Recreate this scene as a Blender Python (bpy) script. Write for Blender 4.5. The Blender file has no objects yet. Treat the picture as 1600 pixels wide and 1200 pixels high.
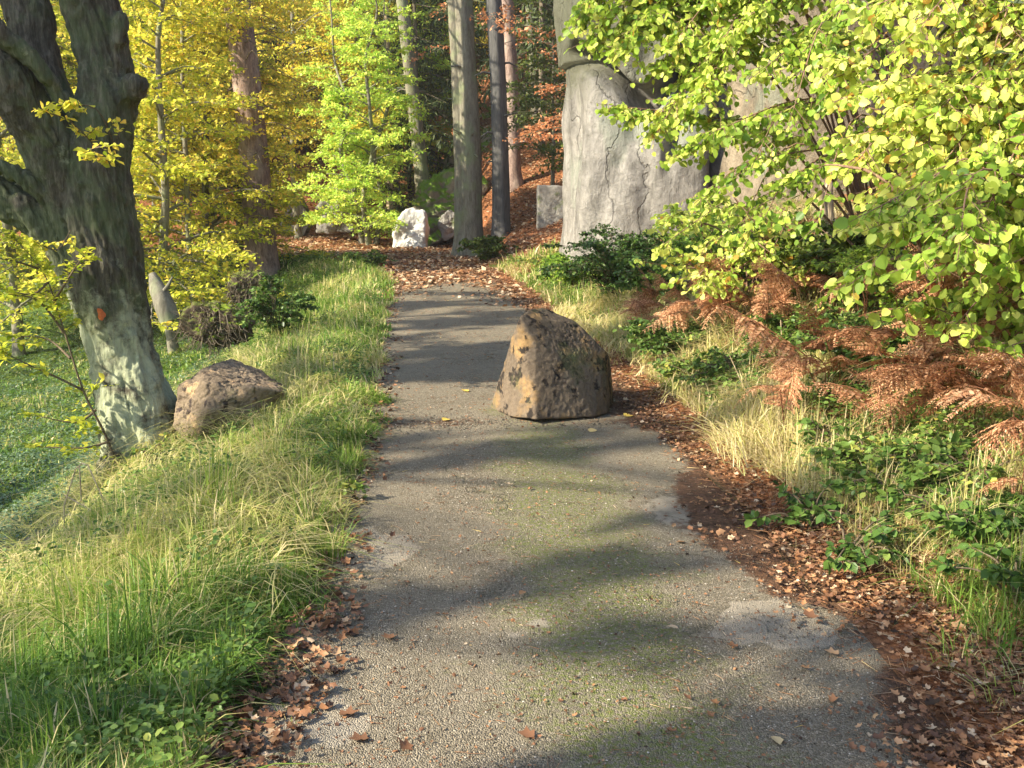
import bpy, math, random
import numpy as np
from mathutils import Vector
from mathutils.bvhtree import BVHTree
random.seed(11); rng = np.random.default_rng(11)
sc = bpy.context.scene
COL = sc.collection
PI = math.pi

# ---------------------------------------------------------------- camera
F = 1555.0; EYE = 1.8; PITCH = math.atan(290/1555.0)
cam = bpy.data.cameras.new("camera"); camo = bpy.data.objects.new("camera", cam); COL.objects.link(camo)
camo.location = (0, 0, EYE); camo.rotation_euler = (PI/2-PITCH, 0, 0)
cam.sensor_width = 36; cam.lens = 36*F/1600; cam.clip_end = 600; cam.clip_start = .05
sc.camera = camo
# ---------------------------------------------------------------- world, sun, exposure
SUN_AZ = np.array([-.93, -.37]); SUN_AZ = SUN_AZ/np.linalg.norm(SUN_AZ); SUN_EL = math.radians(33)
SUN = np.array([SUN_AZ[0]*math.cos(SUN_EL), SUN_AZ[1]*math.cos(SUN_EL), math.sin(SUN_EL)])
w = bpy.data.worlds.new("World"); sc.world = w; w.use_nodes = True
nt = w.node_tree; sky = nt.nodes.new("ShaderNodeTexSky"); sky.sky_type = 'NISHITA'; sky.sun_disc = False
sky.sun_elevation = SUN_EL; sky.sun_rotation = math.atan2(SUN[0], SUN[1])
bg = nt.nodes["Background"]; nt.links.new(sky.outputs[0], bg.inputs[0]); bg.inputs[1].default_value = .13
sl = bpy.data.lights.new("sun", 'SUN'); sl.energy = 5.0; sl.angle = math.radians(.5); sl.color = (1, .90, .70)
so = bpy.data.objects.new("sun", sl); COL.objects.link(so); so.location = (-30, -12, 30)
so.rotation_euler = Vector(-SUN).to_track_quat('-Z', 'Y').to_euler()
sc.view_settings.view_transform = 'Standard'; sc.view_settings.look = 'None'; sc.view_settings.gamma = 1
sc.view_settings.exposure = 1.42
sc.render.engine = 'CYCLES'
cy = sc.cycles; cy.max_bounces = 5; cy.diffuse_bounces = 3; cy.glossy_bounces = 2; cy.transmission_bounces = 3
cy.transparent_max_bounces = 4; cy.caustics_reflective = False; cy.caustics_refractive = False
cy.use_denoising = True; cy.sample_clamp_indirect = 4; cy.use_adaptive_sampling = True; cy.adaptive_threshold = .02

# ---------------------------------------------------------------- numeric helpers
def hsh(i, j, k):
    n = (i*73856093) ^ (j*19349663) ^ (k*83492791)
    n = (n ^ (n >> 13)) * 1274126177
    n = (n ^ (n >> 16)) & 0xffffff
    return n/float(0xffffff)
def vnoise(p):
    p = np.asarray(p, float); i = np.floor(p).astype(np.int64); f = p-i; f = f*f*(3-2*f)
    r = 0
    for a in (0, 1):
        for b in (0, 1):
            for c in (0, 1):
                wgt = (f[..., 0] if a else 1-f[..., 0])*(f[..., 1] if b else 1-f[..., 1])*(f[..., 2] if c else 1-f[..., 2])
                r = r + wgt*hsh(i[..., 0]+a, i[..., 1]+b, i[..., 2]+c)
    return r*2-1
def fbm(p, o=4, g=.5):
    p = np.asarray(p, float); s = 0; a = 1
    for _ in range(o):
        s = s+a*vnoise(p); p = p*2.03+17.3; a *= g
    return s
def sstep(a, b, x):
    t = np.clip((x-a)/(b-a), 0, 1); return t*t*(3-2*t)
def norm(v): return v/np.maximum(np.linalg.norm(v, axis=-1, keepdims=True), 1e-9)
def ray(px, py, D):                                    # a place in the wood seen at pixel (px,py) and D metres ahead
    u = (px-800)/F; v = (600-py)/F
    d = np.array([u, math.cos(PITCH)+v*math.sin(PITCH), -math.sin(PITCH)+v*math.cos(PITCH)])
    return np.array([0, 0, EYE])+d*(D/d[1])

# ---------------------------------------------------------------- terrain height
CL = np.array([(1.4,-18),(.68,-4),(.31,3.3),(.20,5.2),(.0,8.2),(-.34,11.7),(-.72,14.7),(-1.2,20),(-1.75,24),(-2.7,27.5),(-4.6,31),(-8,33.6),(-14,36),(-24,38.5),(-45,42)], float)
def _cr(P, n=8):
    out = []
    for i in range(len(P)-1):
        p0 = P[max(i-1,0)]; p1 = P[i]; p2 = P[i+1]; p3 = P[min(i+2,len(P)-1)]
        for t in np.linspace(0, 1, n, endpoint=False):
            out.append(.5*((2*p1)+(-p0+p2)*t+(2*p0-5*p1+4*p2-p3)*t*t+(-p0+3*p1-3*p2+p3)*t**3))
    out.append(P[-1]); return np.array(out)
CLD = _cr(CL, 6)
def sdist(x, y):
    """signed distance to the centre line of the track; right/beyond positive"""
    x = np.asarray(x, float); y = np.asarray(y, float)
    best = np.full(x.shape, 1e9); sg = np.ones(x.shape)
    for a, b in zip(CLD[:-1], CLD[1:]):
        d = b-a; L = d@d
        t = np.clip(((x-a[0])*d[0]+(y-a[1])*d[1])/L, 0, 1)
        dx = x-a[0]-t*d[0]; dy = y-a[1]-t*d[1]; q = dx*dx+dy*dy
        c = d[1]*dx-d[0]*dy
        m = q < best; best = np.where(m, q, best); sg = np.where(m, np.sign(c), sg)
    return np.sqrt(best)*np.where(sg == 0, 1, sg)
def height(x, y):
    x = np.asarray(x, float); y = np.asarray(y, float); s = sdist(x, y)
    se = s-9*sstep(.5, -4.5, x)*sstep(27, 32, y)*sstep(1.2, 2.2, s); se = np.where(s > 1.3, np.maximum(se, 1.3+.05*(s-1.3)), s)
    R = np.interp(se, [0,1.25,1.7,2.3,4,7,12,30,60,100], [0,0,.06,.3,1.08,2.3,4.6,13,24,30])
    Lh = np.interp(-s, [0,1.1,1.8,2.5,3.2,4.0,6.0,9,22,40,60,100], [0,0,-.06,-.26,-.55,-1.1,-2.1,-2.5,-2.6,-1.5,5,18])
    z = np.where(s > 0, R, Lh)
    amp = sstep(1.15, 2.6, np.abs(s))
    p = np.stack([x, y, 0*x], -1)
    z = z+amp*(.10*fbm(p*.55, 3)+.5*sstep(5, 14, se)*fbm(p*.16+5, 3))
    z = z+amp*(0.42*np.exp(-((x+6.7)**2/9+(y-27)**2/30)))
    far = sstep(55, 95, y)*18*sstep(-80, -10, x)
    return z+far*.5
def hz(x, y): return float(height(np.array([x]), np.array([y]))[0])
def gpt(px, py, dmin=2.5, dmax=80):                      # where that line of sight meets the ground
    Ds = np.concatenate([np.arange(dmin, 15, .04), np.arange(15, dmax, .15)])
    P = np.array([ray(px, py, D) for D in Ds]); h = height(P[:,0], P[:,1])
    k = np.argmax(P[:,2] <= h)
    return np.array([P[k,0], P[k,1], h[k]])

# ---------------------------------------------------------------- mesh helpers
class Acc:
    def __init__(s): s.v=[]; s.f=[]; s.a=[]; s.n=0; s.m=[]
    def add(s, v, f, a=None, mi=0):
        v = np.asarray(v, float).reshape(-1, 3); f = np.asarray(f, np.int64)
        if len(f) == 0: return
        s.v.append(v); s.f.append(f+s.n); s.n += len(v)
        s.a.append(np.zeros(len(f)) if a is None else np.broadcast_to(np.asarray(a, float), (len(f),)))
        s.m.append(np.full(len(f), mi))
    def obj(s, name, mats, parent=None, smooth=False, loc=None, sub=None):
        me = bpy.data.meshes.new(name)
        V = np.concatenate(s.v)
        if sub is not None: V = V-np.asarray(sub)
        me.vertices.add(len(V)); me.vertices.foreach_set("co", V.astype(np.float32).ravel())
        lt = np.concatenate([np.full(len(f), f.shape[1]) for f in s.f]); ls = np.concatenate([[0], np.cumsum(lt)[:-1]])
        vi = np.concatenate([f.ravel() for f in s.f])
        me.loops.add(len(vi)); me.loops.foreach_set("vertex_index", vi.astype(np.int32))
        me.polygons.add(len(lt)); me.polygons.foreach_set("loop_start", ls.astype(np.int32))
        me.polygons.foreach_set("material_index", np.concatenate(s.m).astype(np.int32))
        if smooth: me.polygons.foreach_set("use_smooth", np.ones(len(lt), bool))
        at = me.attributes.new("v", 'FLOAT', 'FACE'); at.data.foreach_set("value", np.concatenate(s.a).astype(np.float32))
        me.update(calc_edges=True)
        for m in (mats if isinstance(mats, (list, tuple)) else [mats]): me.materials.append(m)
        o = bpy.data.objects.new(name, me); COL.objects.link(o)
        if parent is not None: o.parent = parent
        if loc is not None: o.location = tuple(loc)
        return o
def tag(o, label=None, cat=None, group=None, kind=None):
    if label: o["label"] = label
    if cat: o["category"] = cat
    if group: o["group"] = group
    if kind: o["kind"] = kind
    return o
def empty(name, loc, label, cat, group=None, rz=0):
    o = bpy.data.objects.new(name, None); COL.objects.link(o); o.location = tuple(loc); o.rotation_euler = (0, 0, rz)
    o.empty_display_size = .2
    return tag(o, label, cat, group)
def copy_tree(o, loc, rz=0, sca=1, label=None, parent=None):
    c = o.copy(); COL.objects.link(c)
    if parent is None:
        c.location = tuple(loc); c.rotation_euler = (0, 0, rz); c.scale = (sca,)*3 if np.isscalar(sca) else sca
        if label: c["label"] = label
    else: c.parent = parent
    for ch in list(o.children): copy_tree(ch, None, parent=c)
    return c

def tube(acc, P, R, n=8, a=0, mi=0, cap=True):
    P = np.asarray(P, float); m = len(P); R = np.broadcast_to(np.asarray(R, float), (m,))
    T = norm(np.gradient(P, axis=0)); ref = np.array([0,0,1.]) if abs(T[0,2]) < .8 else np.array([1.,0,0])
    V = []
    u = norm(np.cross(T[0], ref))
    for i in range(m):
        u = norm(u-T[i]*(u@T[i])); b = np.cross(T[i], u)
        th = np.arange(n)*2*PI/n
        V.append(P[i]+R[i]*(np.cos(th)[:,None]*u+np.sin(th)[:,None]*b))
    V = np.concatenate(V)
    i = np.arange(m-1)[:,None]*n; j = np.arange(n)[None]; k = (j+1) % n
    f = np.stack([i+j, i+k, i+n+k, i+n+j], -1).reshape(-1, 4)
    acc.add(V, f, a, mi)
    if cap:
        acc.add(V[-n:], np.arange(n)[None], a, mi); acc.add(V[:n], np.arange(n)[::-1][None], a, mi)
def sticks(acc, S, E, r0, r1, a=0, mi=0, sag=0.0):
    """many thin straight or slightly sagging three-sided twigs"""
    S = np.asarray(S); E = np.asarray(E); N = len(S)
    if N == 0: return
    d = norm(E-S); ref = np.where(np.abs(d[:, 2:3]) < .9, np.array([[0,0,1.]]), np.array([[1.,0,0]]))
    u = norm(np.cross(d, ref)); b = np.cross(d, u)
    lv = [S, (S+E)/2+np.array([0,0,1.])*sag*np.linalg.norm(E-S, axis=1)[:,None], E] if sag else [S, E]
    rs = np.linspace(0, 1, len(lv)); r0 = np.broadcast_to(r0, (N,)); r1 = np.broadcast_to(r1, (N,))
    V = np.stack([np.stack([L+(r0*(1-t)+r1*t)[:,None]*(math.cos(th)*u+math.sin(th)*b) for th in (0, 2.09, 4.19)], 1) for L, t in zip(lv, rs)], 1)
    m = len(lv); base = (np.arange(N)*m*3)[:,None,None]
    f = []
    for k in range(m-1):
        for j in range(3): f.append([k*3+j, k*3+(j+1)%3, (k+1)*3+(j+1)%3, (k+1)*3+j])
    acc.add(V, (base+np.array(f)[None]).reshape(-1,4), a, mi)

# leaf outlines: (along, across, lift) with the stalk at the origin and faces
LEAF = {
 'dia': (np.array([(0,0,0),(.45,.34,.08),(1,0,-.04),(.45,-.34,.08)]), [np.array([(0,2,1),(0,3,2)])]),
 'oval': (np.array([(0,0,0),(.22,.28,.07),(.6,.33,.08),(1,0,-.06),(.6,-.33,.08),(.22,-.28,.07)]), [np.array([(0,3,2,1),(0,5,4,3)])]),
 'hazel': (np.array([(.04,0,0),(-.02,.22,.03),(.2,.42,.07),(.55,.45,.06),(.82,.26,0),(1.02,0,-.08),(.82,-.26,0),(.55,-.45,.06),(.2,-.42,.07),(-.02,-.22,.03)]), [np.array([(0,5,4,3,2,1),(0,9,8,7,6,5)])]),
 'litter': (np.array([(0,0,0),(.12,.3,.16),(.38,.24,.05),(.62,.36,.2),(.72,.16,.04),(1,.02,.12),(.66,-.2,.02),(.5,-.42,.14),(.3,-.22,0),(.08,-.22,.1),(.45,0,-.05)]), [np.array([(10,0,1,2),(10,2,3,4),(10,4,5,6),(10,6,7,8),(10,8,9,0)])]),
 'maple': (np.array([(0,0,0),(.02,.3,.1),(.25,.28,.03),(.45,.55,.2),(.58,.25,.04),(1,.05,.12),(.62,-.24,.03),(.48,-.52,.16),(.25,-.25,.02),(.0,-.32,.12),(.38,0,-.03)]), [np.array([(10,0,1,2),(10,2,3,4),(10,4,5,6),(10,6,7,8),(10,8,9,0)])]),
 'needle': (np.array([(0,-.03,0),(.5,-.05,0),(1,0,-.05),(.5,.05,0),(0,.03,0)]), [np.array([(0,1,2,3,4)])]),
 'spray': (np.array([(0,0,0),(.25,.16,-.02),(.6,.13,-.06),(1,0,-.12),(.6,-.13,-.06),(.25,-.16,-.02)]), [np.array([(0,3,2,1),(0,5,4,3)])]),
}
def leaves(acc, pos, axis, nrm, size, kind='dia', a=0, mi=0, wid=1.0):
    """one leaf per row: pos = stalk end, axis = direction of the blade, nrm = rough face normal"""
    pos = np.asarray(pos, float); N = len(pos)
    if N == 0: return
    A = norm(axis); B = norm(np.cross(nrm, A)); C = np.cross(A, B)
    T, fs = LEAF[kind]; size = np.broadcast_to(size, (N,))[:,None,None]
    V = pos[:,None]+size*(T[None,:,0:1]*A[:,None]+wid*T[None,:,1:2]*B[:,None]+T[None,:,2:3]*C[:,None])
    base = (np.arange(N)*len(T))[:,None,None]
    for f in fs:
        acc.add(V if f is fs[0] else np.zeros((0,3)), (base+f[None]).reshape(-1, f.shape[1]), np.repeat(np.broadcast_to(a, (N,)), len(f)), mi)
def twigleaves(acc, S, E, per, size, kind='dia', flat=.45, droop=.15, vmu=.5, vsd=.18, svar=.38, rg=rng, wid=1.0, start=.1, up=(0,0,1), hang=0.0):
    S = np.asarray(S); E = np.asarray(E); N = len(S)
    if N == 0: return
    t = (np.linspace(start, 1, per)[None]+rg.uniform(-.5/per, .5/per, (N, per)))
    d = E-S; L = np.linalg.norm(d, axis=1)[:,None]
    P = S[:,None]+d[:,None]*t[...,None]; P[...,2] -= (hang*L*t*t)
    dn = norm(d)[:,None].repeat(per, 1)
    U = norm(np.array(up, float)+rg.normal(0, flat, (N, per, 3)))
    side = norm(np.cross(dn, U)); sg = np.where((np.arange(per)[None]+rg.integers(0, 2, (N, 1))) % 2 == 0, 1, -1)[...,None]
    A = dn*.55+side*sg*.9+rg.normal(0, .25, (N, per, 3)); A[...,2] -= droop
    sz = size*rg.uniform(1-svar, 1+svar, (N, per))*rg.uniform(.75, 1.2, (N, 1))
    vm = np.broadcast_to(np.asarray(vmu, float).reshape(-1, 1), (N, per))
    v = np.clip(vm+rg.normal(0, vsd, (N, per)), 0, 1)
    leaves(acc, P.reshape(-1,3), A.reshape(-1,3), U.reshape(-1,3), sz.ravel(), kind, v.ravel(), wid=wid)

# ---------------------------------------------------------------- materials
def M(name):
    m = bpy.data.materials.new(name); m.use_nodes = True
    for n in list(m.node_tree.nodes): m.node_tree.nodes.remove(n)
    return m, m.node_tree
def N(nt, t, **kw):
    n = nt.nodes.new(t)
    for k, v in kw.items():
        if k.startswith('i_'):
            key = k[2:]; n.inputs[int(key) if key.isdigit() else key.replace('_', ' ')].default_value = v
        else: setattr(n, k, v)
    return n
def ramp(nt, fac, stops, interp='LINEAR'):
    r = N(nt, "ShaderNodeValToRGB"); r.color_ramp.interpolation = interp
    e = r.color_ramp.elements
    while len(e) < len(stops): e.new(.5)
    for q, (p, c) in zip(e, stops): q.position = p; q.color = (*c, 1)
    nt.links.new(fac, r.inputs[0]); return r.outputs[0]
def noise(nt, vec, scale, detail=3, rough=.55, dist=0):
    n = N(nt, "ShaderNodeTexNoise"); n.inputs["Scale"].default_value = scale; n.inputs["Detail"].default_value = detail
    n.inputs["Roughness"].default_value = rough; n.inputs["Distortion"].default_value = dist
    nt.links.new(vec, n.inputs["Vector"]); return n.outputs[0]
def mix(nt, f, a, b, bt='MIX'):
    n = N(nt, "ShaderNodeMix", data_type='RGBA', blend_type=bt)
    for s, v in ((n.inputs[0], f), (n.inputs[6], a), (n.inputs[7], b)):
        if isinstance(v, (int, float)): s.default_value = v
        elif isinstance(v, (tuple, list)): s.default_value = (*v, 1)
        else: nt.links.new(v, s)
    return n.outputs[2]
def mathn(nt, op, a, b=0.0, clamp=False):
    n = N(nt, "ShaderNodeMath", operation=op); n.use_clamp = clamp
    for s, v in ((n.inputs[0], a), (n.inputs[1], b)):
        if isinstance(v, (int, float)): s.default_value = v
        else: nt.links.new(v, s)
    return n.outputs[0]
def coords(nt, scale=(1,1,1)):
    tc = N(nt, "ShaderNodeTexCoord"); mp = N(nt, "ShaderNodeMapping"); mp.inputs["Scale"].default_value = scale
    nt.links.new(tc.outputs["Object"], mp.inputs[0]); return mp.outputs[0]
def bump(nt, h, strength=.5, dist=.02, prev=None):
    b = N(nt, "ShaderNodeBump"); b.inputs["Strength"].default_value = strength; b.inputs["Distance"].default_value = dist
    nt.links.new(h, b.inputs["Height"])
    if prev is not None: nt.links.new(prev, b.inputs["Normal"])
    return b.outputs[0]
def finish(nt, col, rough=.9, nrm=None, spec=.2):
    p = N(nt, "ShaderNodeBsdfPrincipled"); p.inputs["Specular IOR Level"].default_value = spec
    if isinstance(col, tuple): p.inputs["Base Color"].default_value = (*col, 1)
    else: nt.links.new(col, p.inputs["Base Color"])
    if isinstance(rough, (int, float)): p.inputs["Roughness"].default_value = rough
    else: nt.links.new(rough, p.inputs["Roughness"])
    if nrm is not None: nt.links.new(nrm, p.inputs["Normal"])
    o = N(nt, "ShaderNodeOutputMaterial"); nt.links.new(p.outputs[0], o.inputs[0]); return p
def attr(nt, name):
    a = N(nt, "ShaderNodeAttribute"); a.attribute_name = name; return a
def leafmat(name, stops, trans=.4, rough=.5, spec=.3):
    m, nt = M(name); v = attr(nt, "v").outputs["Fac"]
    c = ramp(nt, v, stops)
    p = N(nt, "ShaderNodeBsdfPrincipled"); p.inputs["Roughness"].default_value = rough; p.inputs["Specular IOR Level"].default_value = spec
    nt.links.new(c, p.inputs["Base Color"])
    t = N(nt, "ShaderNodeBsdfTranslucent"); nt.links.new(c, t.inputs[0])
    x = N(nt, "ShaderNodeMixShader"); x.inputs[0].default_value = trans
    nt.links.new(p.outputs[0], x.inputs[1]); nt.links.new(t.outputs[0], x.inputs[2])
    o = N(nt, "ShaderNodeOutputMaterial"); nt.links.new(x.outputs[0], o.inputs[0]); return m
def barkmat(name, c0, c1, c2=None, sc_=(6,6,1.2), lich=.0, bs=.6, bd=.02, moss=None):
    m, nt = M(name); v = coords(nt, sc_); v1 = coords(nt)
    n1 = noise(nt, v, 2.5, 6, .65, .4); n2 = noise(nt, v, 9, 4, .6); n3 = noise(nt, v1, 1.6, 4)
    f = mathn(nt, 'ADD', mathn(nt, 'MULTIPLY', n1, .65), mathn(nt, 'MULTIPLY', n2, .35))
    c = ramp(nt, f, [(.36, c0), (.62, c1)])
    if c2: c = mix(nt, ramp(nt, n3, [(.5, (0,0,0)), (.62, (lich,)*3)]), c, c2)
    if moss: c = mix(nt, ramp(nt, noise(nt, v1, 2.7, 5, .7), [(.5, (0,0,0)), (.6, (.8,)*3)]), c, moss)
    finish(nt, c, .85, bump(nt, f, bs, bd)); return m

# yellow, green and brown foliage colours
ML = {
 'hazel': leafmat("hazel_leaf", [(0,(.09,.18,.025)),(.35,(.28,.43,.05)),(.62,(.50,.60,.10)),(.9,(.76,.76,.20)),(.985,(.75,.62,.12)),(1,(.55,.32,.06))], .42, .42),
 'beech_yellow': leafmat("yellow_beech_leaf", [(0,(.20,.28,.02)),(.35,(.52,.56,.05)),(.65,(.88,.78,.11)),(1,(.90,.55,.10))], .55),
 'beech_lime': leafmat("lime_beech_leaf", [(0,(.16,.30,.03)),(.4,(.45,.68,.09)),(.75,(.70,.84,.16)),(1,(.8,.72,.12))], .45),
 'beech_rust': leafmat("rusty_beech_leaf", [(0,(.22,.07,.02)),(.5,(.52,.19,.07)),(1,(.72,.38,.2))], .35),
 'dark': leafmat("dark_leaf", [(0,(.02,.045,.008)),(.5,(.05,.10,.015)),(1,(.16,.2,.03))], .3),
 'herb': leafmat("herb_leaf", [(0,(.03,.065,.015)),(.4,(.085,.16,.03)),(.75,(.20,.29,.06)),(1,(.5,.44,.09))], .3, .4),
 'mint': leafmat("pale_herb_leaf", [(0,(.035,.07,.035)),(.5,(.095,.16,.08)),(1,(.25,.32,.18))], .25, .4),
 'needle': leafmat("spruce_needle", [(0,(.018,.035,.010)),(.5,(.045,.07,.018)),(1,(.12,.13,.035))], .1, .6),
 'grass': leafmat("grass_blade", [(0,(.035,.085,.016)),(.3,(.11,.22,.03)),(.58,(.27,.37,.06)),(.75,(.50,.47,.15)),(1,(.72,.58,.34))], .35, .45),
 'litter': leafmat("fallen_leaf", [(0,(.035,.02,.012)),(.25,(.11,.055,.032)),(.5,(.24,.115,.058)),(.7,(.35,.17,.075)),(.88,(.46,.29,.16)),(.96,(.55,.42,.28)),(1,(.70,.50,.10))], .12, .55),
 'fern': leafmat("bracken_frond", [(0,(.16,.06,.03)),(.5,(.48,.22,.105)),(1,(.80,.50,.29))], .25, .6),
}
MB = {
 'beech': barkmat("beech_bark", (.035,.035,.024), (.13,.13,.10), (.25,.29,.19), (5,5,.9), .75, .9, .03),
 'beechplain': barkmat("grey_beech_bark", (.10,.09,.065), (.24,.22,.17), (.2,.24,.12), (5,5,1.0), .6, .5, .02),
 'pine': barkmat("pine_bark", (.10,.065,.055), (.34,.24,.20), (.42,.34,.28), (7,7,1.6), .5, .9, .03),
 'twig': barkmat("twig_bark", (.05,.037,.022), (.17,.13,.085), None, (20,20,5), 0, .4, .004),
 'hazeltwig': barkmat("hazel_bark", (.10,.055,.035), (.30,.19,.13), None, (20,20,5), 0, .4, .004),
 'pale': barkmat("pale_dead_wood", (.28,.20,.12), (.62,.5,.34), None, (8,8,.8), 0, .8, .02),
 'dead': barkmat("dead_wood", (.06,.05,.035), (.22,.18,.13), None, (8,8,.8), 0, .8, .02),
}
def rockmat(name, c0, c1, c2=None, cov2=(.55,.7), moss=None, mosscov=(.5,.62), sc1=1.4, zs=1.0, bd=.03, c3=None, cov3=(.58,.66), topmoss=0, spec=.15):
    m, nt = M(name); v = coords(nt, (1,1,zs)); vv = coords(nt)
    n1 = noise(nt, v, sc1, 9, .66, .35); n2 = noise(nt, v, sc1*9, 5, .7); n4 = noise(nt, vv, sc1*2.3+1, 6, .6)
    c = ramp(nt, n1, [(.33, c0), (.66, c1)])
    c = mix(nt, mathn(nt, 'MULTIPLY', n2, .5), c, mix(nt, 1.0, c, (.75,.72,.7), 'MULTIPLY'))
    if c2: c = mix(nt, ramp(nt, n4, [(cov2[0], (0,0,0)), (cov2[1], (1,1,1))]), c, c2)
    if c3:
        n5 = noise(nt, vv, sc1*4.1+2, 7, .62); c = mix(nt, ramp(nt, n5, [(cov3[0], (0,0,0)), (cov3[1], (1,1,1))]), c, c3)
    if moss:
        n6 = noise(nt, vv, 1.7, 6, .65); f = ramp(nt, n6, [(mosscov[0], (0,0,0)), (mosscov[1], (1,1,1))])
        if topmoss:
            g = N(nt, "ShaderNodeNewGeometry"); sx = N(nt, "ShaderNodeSeparateXYZ"); nt.links.new(g.outputs["Normal"], sx.inputs[0])
            f2 = mathn(nt, 'MULTIPLY', mathn(nt, 'SUBTRACT', sx.outputs[2], .05, True), 2.5*topmoss, True)
            f = mathn(nt, 'ADD', mathn(nt, 'MULTIPLY', f, f2), mathn(nt, 'MULTIPLY', f2, .5), True)
        c = mix(nt, f, c, moss)
    c = mix(nt, ramp(nt, noise(nt, vv, sc1*30, 4, .8), [(.45,(0,)*3),(.65,(.45,)*3)]), c, mix(nt, 1.0, c, (.45,.43,.42), 'MULTIPLY'))
    hh = mathn(nt, 'ADD', n1, mathn(nt, 'MULTIPLY', n2, .35))
    finish(nt, c, .9, bump(nt, noise(nt, vv, sc1*26, 6, .8), .7, bd*.35, bump(nt, hh, .9, bd)), spec); return m

# ---------------------------------------------------------------- rocks
import bmesh
def hull_planes(pts):
    bm = bmesh.new()
    for p in pts: bm.verts.new(p)
    r = bmesh.ops.convex_hull(bm, input=bm.verts)
    bm.normal_update(); pl = []
    for f in bm.faces:
        n = np.array(f.normal); d = float(n@np.array(f.verts[0].co))
        if d < 0: n, d = -n, -d
        pl.append((n, d))
    bm.free(); return pl
_ico = {}
def ico(sub):
    if sub not in _ico:
        bm = bmesh.new(); bmesh.ops.create_icosphere(bm, subdivisions=sub, radius=1)
        _ico[sub] = (np.array([v.co[:] for v in bm.verts]), np.array([[v.index for v in f.verts] for f in bm.faces])); bm.free()
    return _ico[sub]
def rock_obj(name, pts, mat, sub=6, soft=14, amp=.03, fr=2.0, seed=0, ridge=0, parent=None, zsq=1.0, extra=None, fine=.004):
    """a boulder: the hull of pts (metres, world) with worn edges and a broken surface"""
    pts = np.asarray(pts, float); c = pts.mean(0); q = pts-c
    pl = hull_planes(q); n, f = ico(sub); n = norm(n); acc = np.zeros(len(n))
    for nn, d in pl:
        if d < 1e-4: continue
        acc += np.maximum(n@nn, 0)**soft/(d**soft)
    r = acc**(-1/soft); V = n*r[:,None]
    size = np.linalg.norm(q, axis=1).mean()
    s = (c+seed*7.7)
    k = np.array([1,1,zsq])
    V = V*(1+0*r[:,None])+n*(amp*size*fbm((V+s)*fr*k/size, 6, .55))[:,None]
    V = V+n*(fine*size*fbm((V+s)*fr*7*k/size, 4, .7))[:,None]
    if ridge:
        rr = 1-np.abs(fbm((V+s+9)*fr*1.7*k/size, 4)); V = V-n*(ridge*size*sstep(.8, 1.0, rr))[:,None]
    if extra is not None: V = extra(V+c, n)-c
    a = Acc(); a.add(V, f)
    o = a.obj(name, mat, parent, smooth=True)
    if parent is None: o.location = tuple(c)
    return o

# ================================================================ GROUND
def axisgrid(lo, hi, step0, grow, c):
    a = [c]; s = step0
    while a[-1] < hi: a.append(a[-1]+s); s *= grow
    b = [c]; s = step0
    while b[-1] > lo: b.append(b[-1]-s); s *= grow
    return np.array(sorted(set(b[1:]+a)))
gx = axisgrid(-110, 100, .09, 1.022, 0.0); gy = axisgrid(-22, 150, .10, 1.018, 4.0)
X, Y = np.meshgrid(gx, gy); sh = X.shape
S_ = sdist(X.ravel(), Y.ravel()); Z = height(X.ravel(), Y.ravel())
Z = Z-.006*(np.abs(S_) < 1.3)
gacc = Acc(); ny, nx = sh
ii = (np.arange(ny-1)[:,None]*nx+np.arange(nx-1)[None]).ravel()
gacc.add(np.stack([X.ravel(), Y.ravel(), Z], -1), np.stack([ii, ii+1, ii+nx+1, ii+nx], -1))
# cover masks: leaf litter, soil, green
m, nt = M("woodland_ground")
v = coords(nt)
a1 = attr(nt, "litter").outputs["Fac"]
nL = noise(nt, v, 26, 5, .75); nG = noise(nt, v, 9, 6, .7); nB = noise(nt, v, 1.3, 4)
lit = ramp(nt, nL, [(.32, (.045,.018,.010)), (.5, (.20,.08,.035)), (.64, (.42,.19,.085)), (.75, (.5,.27,.11))])
grn = ramp(nt, nG, [(.3, (.02,.035,.008)), (.5, (.06,.10,.015)), (.68, (.15,.19,.035)), (.8, (.22,.18,.06))])
fac = mathn(nt, 'ADD', a1, mathn(nt, 'MULTIPLY', mathn(nt, 'SUBTRACT', nB, .5), 1.2))
c = mix(nt, ramp(nt, fac, [(.4, (0,0,0)), (.6, (1,1,1))]), grn, lit)
soil = mix(nt, nG, (.05,.035,.022), (.13,.09,.06))
c = mix(nt, attr(nt, "soil").outputs["Fac"], c, soil)
finish(nt, c, .95, bump(nt, nL, .7, .03), .1)
ground = gacc.obj("ground", m, smooth=True); tag(ground, kind="structure")
sq = S_; xx = X.ravel(); yy = Y.ravel()
litter = np.clip(sstep(1.0, 1.3, sq)*.95, 0, 1)                      # everything uphill of the track
litter = np.where(sq < 0, .35*sstep(-1.7, -1.15, sq), litter)
litter = np.where((yy > 24) & (np.abs(sq) < 1.6), 1, litter)
litter = np.maximum(litter, .45*sstep(45, 60, yy))
soil_ = .8*(np.abs(sq) < 1.25)*(yy < 24)
for nm, arr in (("litter", litter), ("soil", soil_)):
    at = ground.data.attributes.new(nm, 'FLOAT', 'POINT'); at.data.foreach_set("value", arr.astype(np.float32))

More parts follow.
